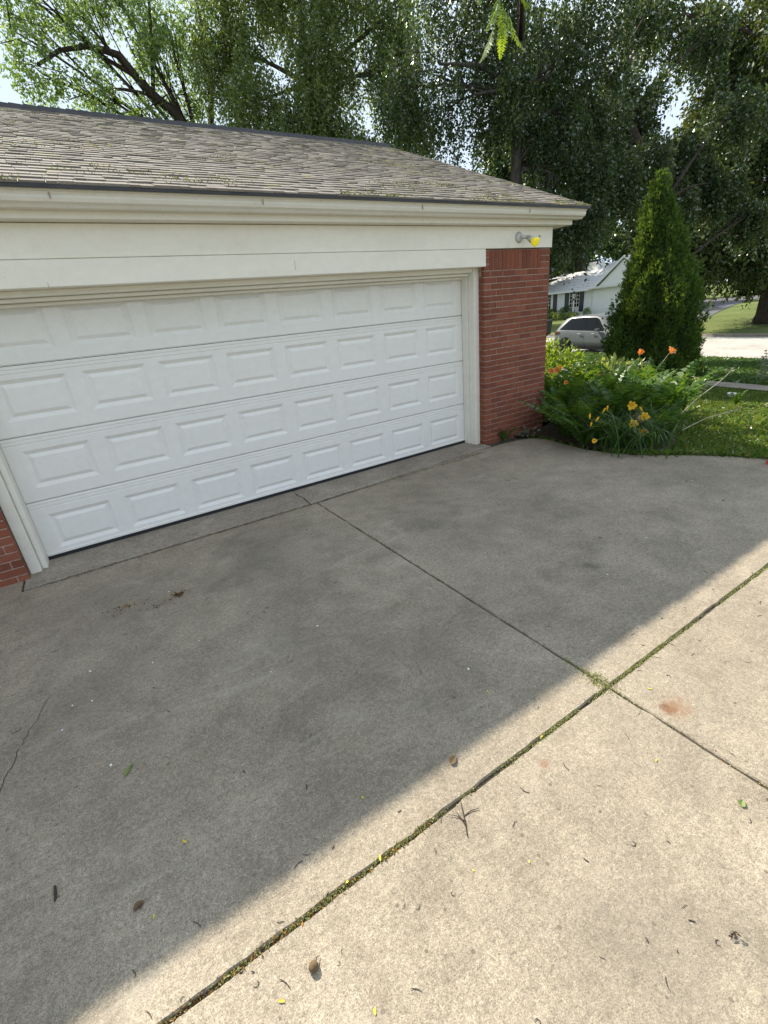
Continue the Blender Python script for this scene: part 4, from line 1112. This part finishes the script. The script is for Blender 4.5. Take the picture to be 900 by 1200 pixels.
# hanging bright compound-leaf bough near the top of the view
rg = np.random.default_rng(33); V, Q = [], []
hb_root = [o for o in COL.objects if o.get('label', '').startswith('dark weeping birch')][0]
for (p, az, L) in (((7.70, 2.10, 6.15), 2.2, .6), ((7.62, 2.02, 5.85), 4.0, .62), ((7.66, 1.95, 5.75), 5.6, .6), ((7.60, 2.02, 5.65), .9, .45), ((7.55, 2.05, 5.95), 3.2, .55), ((7.8, 1.95, 6.2), 5.0, .6), ((7.45, 2.2, 6.3), 3.6, .6), ((7.2, 2.3, 6.5), 2.9, .6), ((7.5, 2.1, 5.6), 2.7, .5)):
    V, Q = [], []
    frond(V, Q, np.array(p), az, L, .35, -.05, rg, 13, .20, -.9)
    bo = mesh_np('hanging_bough', np.array(V), np.array(Q), M['leaf_bright'], hb_root, off=absloc(hb_root)); bo['label'] = 'bright yellow-green feathery bough hanging in the sun'
MB().tube([(11.6, 5.3, 7.2), (10.2, 4.0, 7.6), (8.8, 2.9, 7.2), (7.7, 2.1, 6.3), (7.55, 2.0, 5.7)], [.06, .045, .03, .012, .004], 6).build('hanging_limb', M['bark'], hb_root, True)

# ------------------------------------------------------------------ parked car
car = thing('parked_car', 'silver hatchback SUV with dark windows parked at the kerb left of the evergreen', 'car', (21.62, 11.1, -.83), math.atan2(-1, -.155))
ST = [(0.0, .45, .80, .83, .78, .76, .70), (.06, .34, .95, 1.0, .86, .82, .72), (.16, .29, 1.04, 1.16, .90, .86, .70), (.30, .28, 1.06, 1.38, .915, .875, .665), (.55, .27, 1.06, 1.585, .92, .885, .625), (.95, .26, 1.05, 1.66, .92, .885, .63),
      (1.7, .25, 1.03, 1.685, .92, .885, .64), (2.4, .25, 1.01, 1.66, .92, .885, .63), (2.8, .25, 1.0, 1.57, .92, .88, .61), (3.15, .25, .99, 1.32, .92, .87, .62), (3.5, .25, .98, 1.06, .91, .86, .70), (4.0, .26, .92, .98, .89, .84, .66), (4.35, .28, .80, .86, .84, .78, .6), (4.52, .40, .62, .68, .70, .66, .5)]
rings = []
for (x, zb, be, tp, wm, wb, wr) in ST:
    half = [(wm * .75, zb), (wm * .97, zb + .05), (wm, zb + (be - zb) * .45), (wm * .985, zb + (be - zb) * .72), (wb + .012, be - .03), (wb, be), (wr + .01, tp - .07 * min(1, (tp - be) / .5)), (wr * .88, tp - .012), (wr * .5, tp)]
    ring = [(x, -y, z) for y, z in half] + [(x, y, z) for y, z in half[::-1]]
    rings.append(ring)
MB().loft(rings).build('body', M['carpaint'], car, True)
def at_x(x):
    for a, c in zip(ST[:-1], ST[1:]):
        if a[0] <= x <= c[0]:
            t = (x - a[0]) / (c[0] - a[0]); return [a[i] + (c[i] - a[i]) * t for i in range(7)]
def side_strip(b, x0, x1, lo, hi, s, off, n=8):
    P = []
    for i in range(n + 1):
        x = x0 + (x1 - x0) * i / n; _, zb, be, tp, wm, wb, wr = at_x(x)
        def yy(z):
            zt = tp - .07 * min(1, (tp - be) / .5)
            t = (z - be) / max(.02, zt - be); return wb + (wr + .01 - wb) * t
        za, zc = lo(x, be, tp), hi(x, be, tp); zc = max(zc, za + .004)
        P.append(((x, s * (yy(za) + off), za), (x, s * (yy(zc) + off), zc)))
    for (a, c), (d, e) in zip(P[:-1], P[1:]): b.poly([a, d, e, c])
for s in (-1, 1):
    for (x0, x1, fn) in ((.40, 1.14, lambda x, be, tp: be + .05 + min(.40, (x - .40) * .95 + .02) if x < .85 else tp - .095), (1.155, 1.945, lambda x, be, tp: tp - .09), (1.965, 3.0, lambda x, be, tp: min(tp - .09, be + .04 + max(0, (3.02 - x)) * .95))):
        b = MB(); side_strip(b, x0, x1, lambda x, be, tp: be + .035, fn, s, .012, 9); b.build('side_window', M['glass'], car)
    b = MB(); side_strip(b, .95, 2.6, lambda x, be, tp: tp - .04, lambda x, be, tp: tp - .015, s * .93, .03, 9); b.build('roof_rail', M['carpaint'], car)
    b = MB()
    b.loft([[(x, s * (.915 + .012), .25), (x, s * .90, .25), (x, s * .90, .385), (x, s * (.915 + .014), .385)] for x in (1.25, 2.2, 3.15)]); b.build('side_sill', M['blackplastic'], car)
    for xx in (1.60, 2.42):
        MB().bbox(xx, xx + .2, -.03, 0, .90, .925, .006).build('door_handle', M['carpaint'], car, xf=Matrix.Translation((0, 0, 0)) @ Matrix.Translation((0, s * .925, 0)) @ Matrix.Diagonal((1, -s if s < 0 else -1, 1, 1)))
    for xx in (1.15, 1.955, 2.98):
        b = MB(); b.poly([(xx, s * .926, .42), (xx + .008, s * .926, .42), (xx + .008, s * .905, .98), (xx, s * .905, .98)]); b.build('door_seam', M['blackplastic'], car)
    MB().loft([[(2.70 + dx, s * (.90 + a), 1.0 + c) for a, c in ((0, 0), (.19, .02), (.2, .12), (.03, .13))] for dx in (0, .09, .14)]).build('wing_mirror', M['carpaint'], car)
    b = MB(); b.loft([[(x, s * y0, z0_), (x, s * y1, z0_), (x, s * y1, z1_), (x, s * y0, z1_)] for (x, y0, y1, z0_, z1_) in ((.02, .66, .80, .84, .93), (.09, .70, .882, .86, 1.02), (.22, .78, .915, .90, 1.03), (.42, .84, .918, .95, 1.0))])
    b.build('tail_light', M['taillight'], car)
    for xw in (.86, 3.55):
        b = MB().lathe([(0, -.02), (.405, -.02), (.405, .012), (.0, .012)], (xw, s * .915, .365), 'y', 28); b.build('wheel_arch', M['blackplastic'], car)
        wh = bpy.data.objects.new('wheel', None); link(wh); wh.parent = car; wh.location = (xw, s * .84, .345)
        MB().lathe([(.20, -.10), (.32, -.11), (.345, -.08), (.345, .08), (.32, .11), (.21, .10)], (0, 0, 0), 'y', 30).build('tyre', M['tyre'], wh, True)
        b = MB().lathe([(0, -.02), (.2, -.02), (.215, .0), (.215, .09), (.2, .07), (.195, .03), (0, .03)], (0, 0, 0), 'y', 28)
        b.build('rim', M['tyre'], wh)
        b = MB()
        for k in range(5):
            a = 2 * math.pi * k / 5; c, sn = math.cos(a), math.sin(a)
            def P_(r, w, y): return (c * r - sn * w, y * s, sn * r + c * w)
            b.hexa([P_(.0, -.03, .05), P_(.2, -.022, .07), P_(.2, .022, .07), P_(.0, .03, .05), P_(.0, -.03, .075), P_(.2, -.018, .092), P_(.2, .018, .092), P_(.0, .03, .075)])
        b.build('spokes', M['rim'], wh)
b = MB(); b.poly([(.155, -.60, 1.12), (.155, .60, 1.12), (.50, .52, 1.54), (.50, -.52, 1.54)]); b.build('rear_window', M['glass'], car, xf=Matrix.Translation((-.035, 0, .035)))
b = MB(); b.poly([(3.42, -.68, 1.08), (3.42, .68, 1.08), (2.83, .54, 1.56), (2.83, -.54, 1.56)]); b.build('windscreen', M['glass'], car, xf=Matrix.Translation((.04, 0, .05)))
MB().box(.02, .10, -.74, .74, .36, .50).build('rear_bumper_trim', M['blackplastic'], car)

# wheeled bin
bn = thing('wheeled_bin', 'dark wheeled rubbish bin at the far kerb beside the brick pier', 'bin', (29.25, 18.65, -.72), R(95))
MB().loft([[(-a, -c, z), (a, -c, z), (a, c, z), (-a, c, z)] for a, c, z in ((.23, .26, .06), (.29, .34, .95))]).build('body', M['bin'], bn)
MB().loft([[(-a, -c, z), (a, -c, z), (a, c, z), (-a, c, z)] for a, c, z in ((.31, .38, .953), (.32, .39, 1.0), (.24, .3, 1.05))]).build('lid', M['bin'], bn)
for s in (-1, 1):
    MB().lathe([(0, -.03), (.11, -.03), (.11, .03), (0, .03)], (s * .27, .28, .11), 'x', 16).build('wheel', M['tyre'], bn)
MB().tube([(-.2, .41, .93), (.2, .41, .93)], .018, 8).build('handle', M['bin'], bn)

# ------------------------------------------------------------------ house across the street
house = W(thing('house', 'white single-storey house with pale grey roofs, dark shutters and a garage across the street', 'house', (42.5, 24, -.1)))
HO = absloc(house)
def hp(s, d, z): return (38.3 + .155 * s + d * .988, s - d * .153, z)
def hb(b, s0, s1, d0, d1, z0, z1): return b.hexa([hp(s1, d0, z0), hp(s0, d0, z0), hp(s0, d1, z0), hp(s1, d1, z0), hp(s1, d0, z1), hp(s0, d0, z1), hp(s0, d1, z1), hp(s1, d1, z1)])
b = MB(); hb(b, 24.15, 33, 0, 7, -.6, 2.08); b.build('wall', M['housewhite'], house)
b = MB(); hb(b, 18.0, 24.14, .12, 6, -.6, 2.15); b.build('wall', M['housewhite'], house)
gdh = MB(); hb(gdh, 19.5, 24.02, .06, .115, -.3, 2.0)
for k in range(1, 4): hb(gdh, 19.5, 24.02, .045, .058, -.3 + .575 * k - .015, -.3 + .575 * k + .012)
gdh.build('garage_door', M['housewhite'], house)
b = MB(); hb(b, 24.03, 24.10, .0, .115, -.3, 2.08); b.build('door_frame', M['trim'], house)
b = MB(); hb(b, 17.9, 24.3, -.35, .11, 2.10, 2.28); b.build('eave_trim', M['housewhite'], house)
# garage gable: siding laps and its own roof
b = MB()
for k in range(9):
    z0 = 2.30 + k * .2; z1 = z0 + .197
    half0 = max(.02, (4.2 - z0) / .76); half1 = max(.015, (4.2 - z1) / .76)
    b.hexa([hp(20.65 + half0, -.30, z0), hp(20.65 - half0, -.30, z0), hp(20.65 - half0, .0, z0), hp(20.65 + half0, .0, z0),
            hp(20.65 + half1, -.27, z1), hp(20.65 - half1, -.27, z1), hp(20.65 - half1, .0, z1), hp(20.65 + half1, .0, z1)])
b.build('gable_wall', M['housewhite'], house)
b = MB()
for sg in (-1, 1):
    e0, e1 = 20.65 + sg * 2.75, 20.65
    for d0, d1 in ((-.42, 4.6),):
        b.hexa([hp(e0, d0, 2.30), hp(e1, d0, 4.30), hp(e1, d1, 4.30), hp(e0, d1, 2.30), hp(e0, d0, 2.40), hp(e1, d0, 4.40), hp(e1, d1, 4.40), hp(e0, d1, 2.40)])
gr_ = b.build('gable_roof', M['houseroof'], house)
b = MB()
for sg in (-1, 1):
    e0, e1 = 20.65 + sg * 2.77, 20.65 + sg * .01
    b.hexa([hp(e0, -.46, 2.24), hp(e1, -.46, 4.24), hp(e1, -.425, 4.24), hp(e0, -.425, 2.24), hp(e0, -.46, 2.42), hp(e1, -.46, 4.42), hp(e1, -.425, 4.42), hp(e0, -.425, 2.42)])
b.build('bargeboard', M['housewhite'], gr_, off=HO)
# main roof
b = MB()
b.loft([[hp(18.0, -.4, 2.16), hp(27.6, -.4, 2.16)], [hp(18.2, 4.9, 4.42), hp(26.2, 4.9, 4.42)], [hp(18.0, 9.0, 2.16), hp(27.6, 9.0, 2.16)]], closed=False)
b.poly([hp(27.6, -.4, 2.16), hp(26.2, 4.9, 4.42), hp(27.6, 9.8, 2.16)])
b.loft([[hp(26, 3.0, 3.55), hp(33, 3.0, 3.55)], [hp(26, 5.2, 4.0), hp(33, 5.2, 4.0)], [hp(26, 9.5, 2.2), hp(33, 9.5, 2.2)]], closed=False)
mr = b.build('main_roof', M['houseroof'], house)
# dormer with vent on the main roof
b = MB()
b.hexa([hp(24.75, 3.9, 3.8), hp(23.45, 3.9, 3.8), hp(23.45, 5.2, 3.8), hp(24.75, 5.2, 3.8), hp(24.75, 3.9, 4.08), hp(23.45, 3.9, 4.08), hp(23.45, 5.2, 4.08), hp(24.75, 5.2, 4.08)])
b.poly([hp(24.75, 3.9, 4.083), hp(23.45, 3.9, 4.083), hp(24.1, 3.9, 4.46)])
dm = b.build('dormer', M['housewhite'], house)
b = MB()
for e0 in (24.95, 23.25): b.hexa([hp(e0, 3.7, 4.02), hp(24.1, 3.7, 4.5), hp(24.1, 6.4, 4.5), hp(e0, 6.4, 4.02), hp(e0, 3.7, 4.09), hp(24.1, 3.7, 4.57), hp(24.1, 6.4, 4.57), hp(e0, 6.4, 4.09)])
b.build('dormer_roof', M['houseroof'], dm, off=HO)
b = MB(); b.poly([hp(24.4, 3.885, 4.12), hp(23.8, 3.885, 4.12), hp(24.1, 3.885, 4.32)]); b.build('vent', M['shutter'], dm, off=HO)
# hipped wing with lapped courses
b = MB(); NCO = 7
for k in range(NCO):
    t0, t1 = k / NCO, (k + 1) / NCO
    def ringp(t, dz): 
        return [hp(24.1 + (27.9 - 24.1) * t, -.5 + 3.5 * t, 2.12 + 1.72 * t + dz), hp(33.4 - (33.4 - 29.6) * t, -.5 + 3.5 * t, 2.12 + 1.72 * t + dz)]
    a0, a1 = ringp(t0, .045), ringp(t1, .0)
    b.poly([a0[0], a0[1], a1[1], a1[0]])
    l0 = ringp(t0, 0.0); b.poly([l0[0], l0[1], a0[1], a0[0]])
    e0, e1 = hp(24.1 + 3.8 * t0, 6.5 - 3.5 * t0, 2.12 + 1.72 * t0 + .045), hp(24.1 + 3.8 * t1, 6.5 - 3.5 * t1, 2.12 + 1.72 * t1)
    b.poly([a0[0], a1[0], e1, e0])
b.build('hip_roof', M['houseroof'], house)
b = MB(); hb(b, 24.1, 33.4, -.52, -.30, 2.02, 2.16); hb(b, 24.1, 33.4, -.30, 0, 2.085, 2.115); b.build('eave_trim', M['housewhite'], house)
b = MB(); hb(b, 27.75, 29.1, 4.4, 5.3, 3.0, 4.62); ch_ = b.build('chimney', M['housewhite'], house)
b = MB(); hb(b, 28.1, 28.8, 4.6, 5.1, 4.62, 4.82); b.build('chimney_cap', M['shutter'], ch_, off=HO)
for (s0, s1) in ((25.56, 26.72), (29.25, 30.4)):
    b = MB(); hb(b, s0, s1, -.012, .004, .72, 2.0); wn = b.build('window', M['glass'], house)
    b = MB()
    hb(b, s0 - .06, s0, -.04, .0, .66, 2.06); hb(b, s1, s1 + .06, -.04, .0, .66, 2.06); hb(b, s0, s1, -.04, -.013, .66, .72); hb(b, s0, s1, -.04, -.013, 2.0, 2.06)
    for k in range(1, 4): xx = s0 + (s1 - s0) * k / 4; hb(b, xx - .018, xx + .018, -.032, -.013, .72, 2.0)
    for k in range(1, 4): zz = .72 + 1.28 * k / 4; hb(b, s0, s1, -.028, -.0135, zz - .018, zz + .018)
    b.build('frame', M['trim'], wn, off=HO)
for s0 in (25.0, 26.85, 28.42, 30.5):
    b = MB(); hb(b, s0, s0 + .52, -.045, 0, .28, 2.0)
    for k in range(10): hb(b, s0 + .06, s0 + .46, -.055, -.046, .38 + k * .16, .47 + k * .16)
    b.build('shutter', M['shutter'], house)
# lamp post in front of the house
lp_ = hp(24.85, -1.4, 0)
lp = W(thing('lamp_post', 'black lantern on a slim white post in front of the white house', 'lamp post', (lp_[0], lp_[1], -.1)))
MB().tube([(lp_[0], lp_[1], -.1), (lp_[0], lp_[1], 1.3)], .05, 10).build('post', M['trim'], lp)
MB().lathe([(0, 1.3), (.06, 1.3), (.16, 1.42), (.0, 1.42)], (lp_[0], lp_[1], 0), 'z', 6).build('lantern_base', M['blackmetal'], lp)
MB().lathe([(.13, 1.42), (.19, 1.86), (0, 1.86), (0, 1.42)], (lp_[0], lp_[1], 0), 'z', 6).build('lantern_glass', M['lanternglass'], lp)
MB().lathe([(.22, 1.862), (.24, 1.9), (.06, 2.06), (.03, 2.12), (0, 2.14), (0, 1.862)], (lp_[0], lp_[1], 0), 'z', 6).build('lantern_roof', M['blackmetal'], lp)
b = MB()
for k in range(6):
    a = 2 * math.pi * k / 6; b.tube([(lp_[0] + .135 * math.cos(a), lp_[1] + .135 * math.sin(a), 1.42), (lp_[0] + .195 * math.cos(a), lp_[1] + .195 * math.sin(a), 1.86)], .014, 5)
b.build('lantern_frame', M['blackmetal'], lp)
# planting in front of the house
def bush(label, s, d, r, mat, n, seed, leaf=.12, group=None, cat='bush', name='round_bush', zr=.85):
    x, y, _ = hp(s, d, 0); z0 = h(x, y); return shrub(name, label, (x, y, z0 + r * zr * .8), (r, r, r * zr), n, leaf, mat, seed, cat, group)
bush('large clipped round bush left of the house window', 28.0, -1.2, .66, 'leaf_far', 1500, 301)
bush('clipped round bush directly under the house window', 26.2, -.9, .72, 'leaf_far', 1600, 302, zr=.8)
bush('small pale ball bush between the two clipped bushes', 27.15, -1.7, .42, 'shrubleaf', 800, 303)
bush('low dark bush at the left end of the house front', 29.3, -1.2, .5, 'leaf_far', 900, 304)
bush('low pale bush partly behind the brick pier across the street', 29.0, -2.2, .45, 'shrubleaf', 800, 305)
for k in range(5):
    bush('low bush of whitish flowers in front of the house', 26.3 - k * .55, -1.9, .42, 'shrubleaf', 700, 310 + k, .11, 'whitish flower bushes before the house', 'flower bush', 'flower_bush', .7)
bush('small yellowish shrub by the house garage door', 23.7, -.9, .32, 'leaf_bright', 500, 320, zr=1.3)

# ------------------------------------------------------------------ litter on the concrete
def leaf_obj(name, label, cat, x, y, L, W__, mat, rz, seed, group=None, z=.003):
    rg = random.Random(seed); b = MB(); N = 6; Lf, Rt, Md = [], [], []
    curl = rg.uniform(.05, .3) * L
    for i in range(N + 1):
        t = i / N; w = W__ * .5 * math.sin(math.pi * min(1, t ** .8)) ** .8
        zc = curl * (t - .5) ** 2 * 4 * .35; yc = .12 * L * math.sin(t * 2.5)
        Md.append((L * (t - .5), yc, zc)); Lf.append((L * (t - .5), yc + w, zc + w * rg.uniform(.2, .6))); Rt.append((L * (t - .5), yc - w, zc + w * rg.uniform(.2, .6)))
    for i in range(N):
        b.poly([Md[i], Md[i + 1], Lf[i + 1], Lf[i]]); b.poly([Rt[i], Rt[i + 1], Md[i + 1], Md[i]])
    o = b.build(name, M[mat], smooth=True); o.location = (x, y, z); o.rotation_euler = (0, 0, rz); tag(o, label, cat, group); return o
def twig_obj(name, label, cat, x, y, L, r, mat, rz, seed, group=None, curl=2.5, forks=0):
    rg = random.Random(seed); b = MB(); p = V3((0, 0, 0)); a = 0; pts = [p.copy()]; N = 7
    for i in range(N):
        a += rg.uniform(.2, 1.6) * curl / N * rg.choice((1, 1, 1, -.4)); p = p + V3((math.cos(a), math.sin(a), 0)) * L / N; pts.append(p.copy())
    c = sum(pts, V3()) / len(pts); pts = [q - c + V3((0, 0, r * rg.uniform(-.6, .9))) for q in pts]
    b.tube(pts, [r * (.6 + .4 * math.sin(math.pi * i / N)) for i in range(N + 1)], 5)
    for k in range(forks):
        q = pts[2 + k]; d = rg.uniform(.4, 1.2) * rg.choice((-1, 1)); b.tube([q, q + V3((math.cos(d), math.sin(d), .1)) * L * .25, q + V3((math.cos(d * 1.2), math.sin(d * 1.2), .06)) * L * .5], [r * .8, r * .6, r * .3], 5)
    o = b.build(name, M[mat], smooth=True); o.location = (x, y, .002); o.rotation_euler = (0, 0, rz); tag(o, label, cat, group); return o
twig_obj('fallen_twig', 'forked dark twig lying against the mossy joint', 'twig', 1.40, -3.845, .13, .0028, 'deadtwig', 1.0, 1, None, .5, 3)
leaf_obj('fallen_leaf', 'brown crumpled leaf at the shadow edge on the concrete', 'leaf', 1.526, -3.642, .05, .03, 'deadleaf', .4, 2)
leaf_obj('fallen_leaf', 'curled olive leaf on the shaded slab at the left', 'leaf', .377, -2.832, .07, .022, 'greenleaf', .9, 3)
leaf_obj('fallen_leaf', 'dark reddish brown leaf on the lower left shaded slab', 'leaf', .348, -3.428, .035, .022, 'deadleaf', .2, 4)
twig_obj('fallen_twig', 'thick black stub of twig on the lower left shaded slab', 'twig', .107, -3.21, .06, .005, 'deadtwig', 1.2, 5, None, .7)
sh = thing('nut_husk', 'round dark nut husk with a stem on the sunny concrete near the bottom', 'nut', (.763, -3.911, 0), .4)
MB().lathe([(0, 0), (.010, .002), (.015, .009), (.013, .017), (.006, .022), (0, .023)], (0, 0, 0), 'z', 12).build('husk', M['deadleaf'], sh, True)
MB().tube([(.008, 0, .016), (.02, .006, .012), (.03, .005, .004)], [.002, .0017, .001], 5).build('stem', M['deadtwig'], sh)
def clump(label, x, y, n, r, leaf, mat, seed):
    rg = np.random.default_rng(seed); P = rg.normal(0, r, (n, 3)); P[:, 1] *= .45; P[:, 2] = rg.uniform(.001, .02, n); D = rg.normal(0, 1, (n, 3)); D[:, 2] *= .3
    v, q = leaf_quads(P, D, leaf * rg.uniform(.5, 1.3, n), leaf * .4, rg); o = mesh_np('leaf_clump', v, q, M[mat]); o.location = (x, y, 0); tag(o, label, 'leaf litter'); return o
clump('dark clump of rotting leaves on the slab near the garage door', .837, -1.433, 34, .028, .035, 'crumb', 1)
clump('thin scatter of reddish leaf crumbs left of the dark leaf clump', .50, -1.36, 40, .06, .02, 'crumb', 2)
clump('pale brown crumbs beside the dark leaf clump', .70, -1.50, 26, .045, .018, 'crumb', 3)
clump('dark dried sprig on the sunny slab at the lower right', 1.789, -4.543, 14, .010, .014, 'darkcrumb', 4)
leaf_obj('fallen_leaf', 'rounded olive leaf on the sunny slab near the right joint', 'leaf', 2.228, -4.389, .032, .024, 'greenleaf', .2, 6)
rg = random.Random(99)
protoT = [twig_obj('fallen_twig', None, None, 0, 0, L, r, 'deadtwig', 0, 500 + i, None, c) for i, (L, r, c) in enumerate(((.032, .0012, 3), (.028, .0011, 4.5), (.038, .0012, 2), (.016, .0015, 1.5), (.030, .0011, 5), (.012, .0017, 1), (.024, .001, 3.6)))]
def put(protos, used, x, y, label, cat, group, sc_=1.0):
    p = protos[rg.randrange(len(protos))]
    if id(p) not in used: used.add(id(p)); o = p
    else: o = p.copy(); link(o)
    o.location = (x, y, .002); o.rotation_euler = (0, 0, rg.uniform(0, 6.28)); s = sc_ * rg.uniform(.7, 1.25); o.scale = (s, s, s)
    tag(o, label, cat, group)
used = set(); n = 0
while n < 95:
    x, y = rg.uniform(.3, 3.9), rg.uniform(-4.65, -3.55)
    if x > 2.9 and y < -4.3: continue
    put(protoT, used, x, y, 'tiny dark curled twig on the sunny driveway slabs', 'twig', 'curled twigs on the sunny concrete'); n += 1
protoS = [twig_obj('fallen_twig', None, None, 0, 0, L, r, 'deadtwig', 0, 600 + i, None, c) for i, (L, r, c) in enumerate(((.045, .0016, 1.2), (.022, .0022, .8), (.03, .0014, 2), (.014, .0024, .5)))]
used = set(); n = 0
while n < 45:
    x, y = rg.uniform(-.3, 5.6), rg.uniform(-3.5, -.7)
    if x > 5.4 and y > -2.0: continue
    put(protoS, used, x, y, 'dark bit of twig on the shaded driveway slabs', 'twig', 'twig bits on the shaded concrete'); n += 1
protoY = [leaf_obj('fallen_leaf', None, None, 0, 0, L, w, 'yellowleaf', 0, 700 + i) for i, (L, w) in enumerate(((.016, .007), (.012, .006), (.020, .007)))]
used = set()
for (x, y) in [(.385, -3.491), (.657, -3.925), (.863, -4.089), (1.311, -3.989), (1.478, -4.078), (2.163, -4.12), (1.14, -3.55), (2.5, -3.9), (1.9, -3.45), (.95, -3.77), (1.08, -3.775), (1.9, -3.775), (2.34, -3.745), (.52, -3.3)]:
    put(protoY, used, x, y, 'tiny yellow leaf fallen on the driveway concrete', 'leaf', 'yellow leaves on the driveway')
protoW = [leaf_obj('pale_chip', None, None, 0, 0, L, w, 'white', 0, 800 + i) for i, (L, w) in enumerate(((.014, .009), (.01, .008)))]
used = set()
for k in range(26):
    x, y = rg.uniform(.1, 5.5), rg.uniform(-3.3, -.8)
    if x > 5.2 and y > -2.3: continue
    put(protoW, used, x, y, 'tiny pale petal on the shaded driveway concrete', 'petal', 'pale petals on the shaded concrete')

# ------------------------------------------------------------------ light, sky, camera
S = V3((-.10, 1.0, .888)).normalized()
el = math.asin(S.z); az = math.atan2(S.x, S.y)
ld = bpy.data.lights.new('Sun', 'SUN'); ld.energy = 3.2; ld.angle = R(.65); ld.color = (1.0, .91, .78)
lo = bpy.data.objects.new('Sun', ld); lo.rotation_euler = S.to_track_quat('Z', 'Y').to_euler(); lo.location = (0, 0, 30); link(lo)
w = bpy.data.worlds.new('World'); sc.world = w; w.use_nodes = True
nt = w.node_tree; bg = nt.nodes['Background']
sky = nt.nodes.new('ShaderNodeTexSky'); sky.sky_type = 'NISHITA'; sky.sun_disc = False
sky.sun_elevation = el; sky.sun_rotation = az; sky.air_density = 1.0; sky.dust_density = .5; sky.ozone_density = 1.0; sky.altitude = 200
hs = nt.nodes.new('ShaderNodeHueSaturation'); hs.inputs['Saturation'].default_value = .26
nt.links.new(sky.outputs[0], hs.inputs['Color']); cap = nt.nodes.new('ShaderNodeMix'); cap.data_type = 'RGBA'; cap.blend_type = 'DARKEN'; cap.inputs[0].default_value = 1.0
cap.inputs[7].default_value = (1.88, 2.22, 2.60, 1)          # the brightest the hazy sky gets
nt.links.new(hs.outputs[0], cap.inputs[6]); nt.links.new(cap.outputs[2], bg.inputs[0]); bg.inputs[1].default_value = .15

cam = bpy.data.cameras.new('Camera'); co = bpy.data.objects.new('Camera', cam); link(co)
Rv, Uv, Fv = (.83637591, -.54047288, -.09145708), (.28421847, .28491605, .91544673), (.46871654, .79165138, -.3919093)
mat = Matrix(((Rv[0], Uv[0], -Fv[0], .6817), (Rv[1], Uv[1], -Fv[1], -4.7035), (Rv[2], Uv[2], -Fv[2], 1.7199), (0, 0, 0, 1)))
co.matrix_world = mat
cam.sensor_fit = 'VERTICAL'; cam.sensor_height = 24; cam.sensor_width = 18; cam.lens = 540.63 / 1200 * 24
cam.clip_start = .05; cam.clip_end = 2000
sc.camera = co
for o in COL.objects:
    if '_world' in o: del o['_world']
sc.view_settings.view_transform = 'Standard'; sc.view_settings.look = 'None'; sc.view_settings.gamma = 1.0
sc.view_settings.use_curve_mapping = False
sc.view_settings.exposure = 1.6
sc.cycles.max_bounces = 8; sc.cycles.transparent_max_bounces = 6
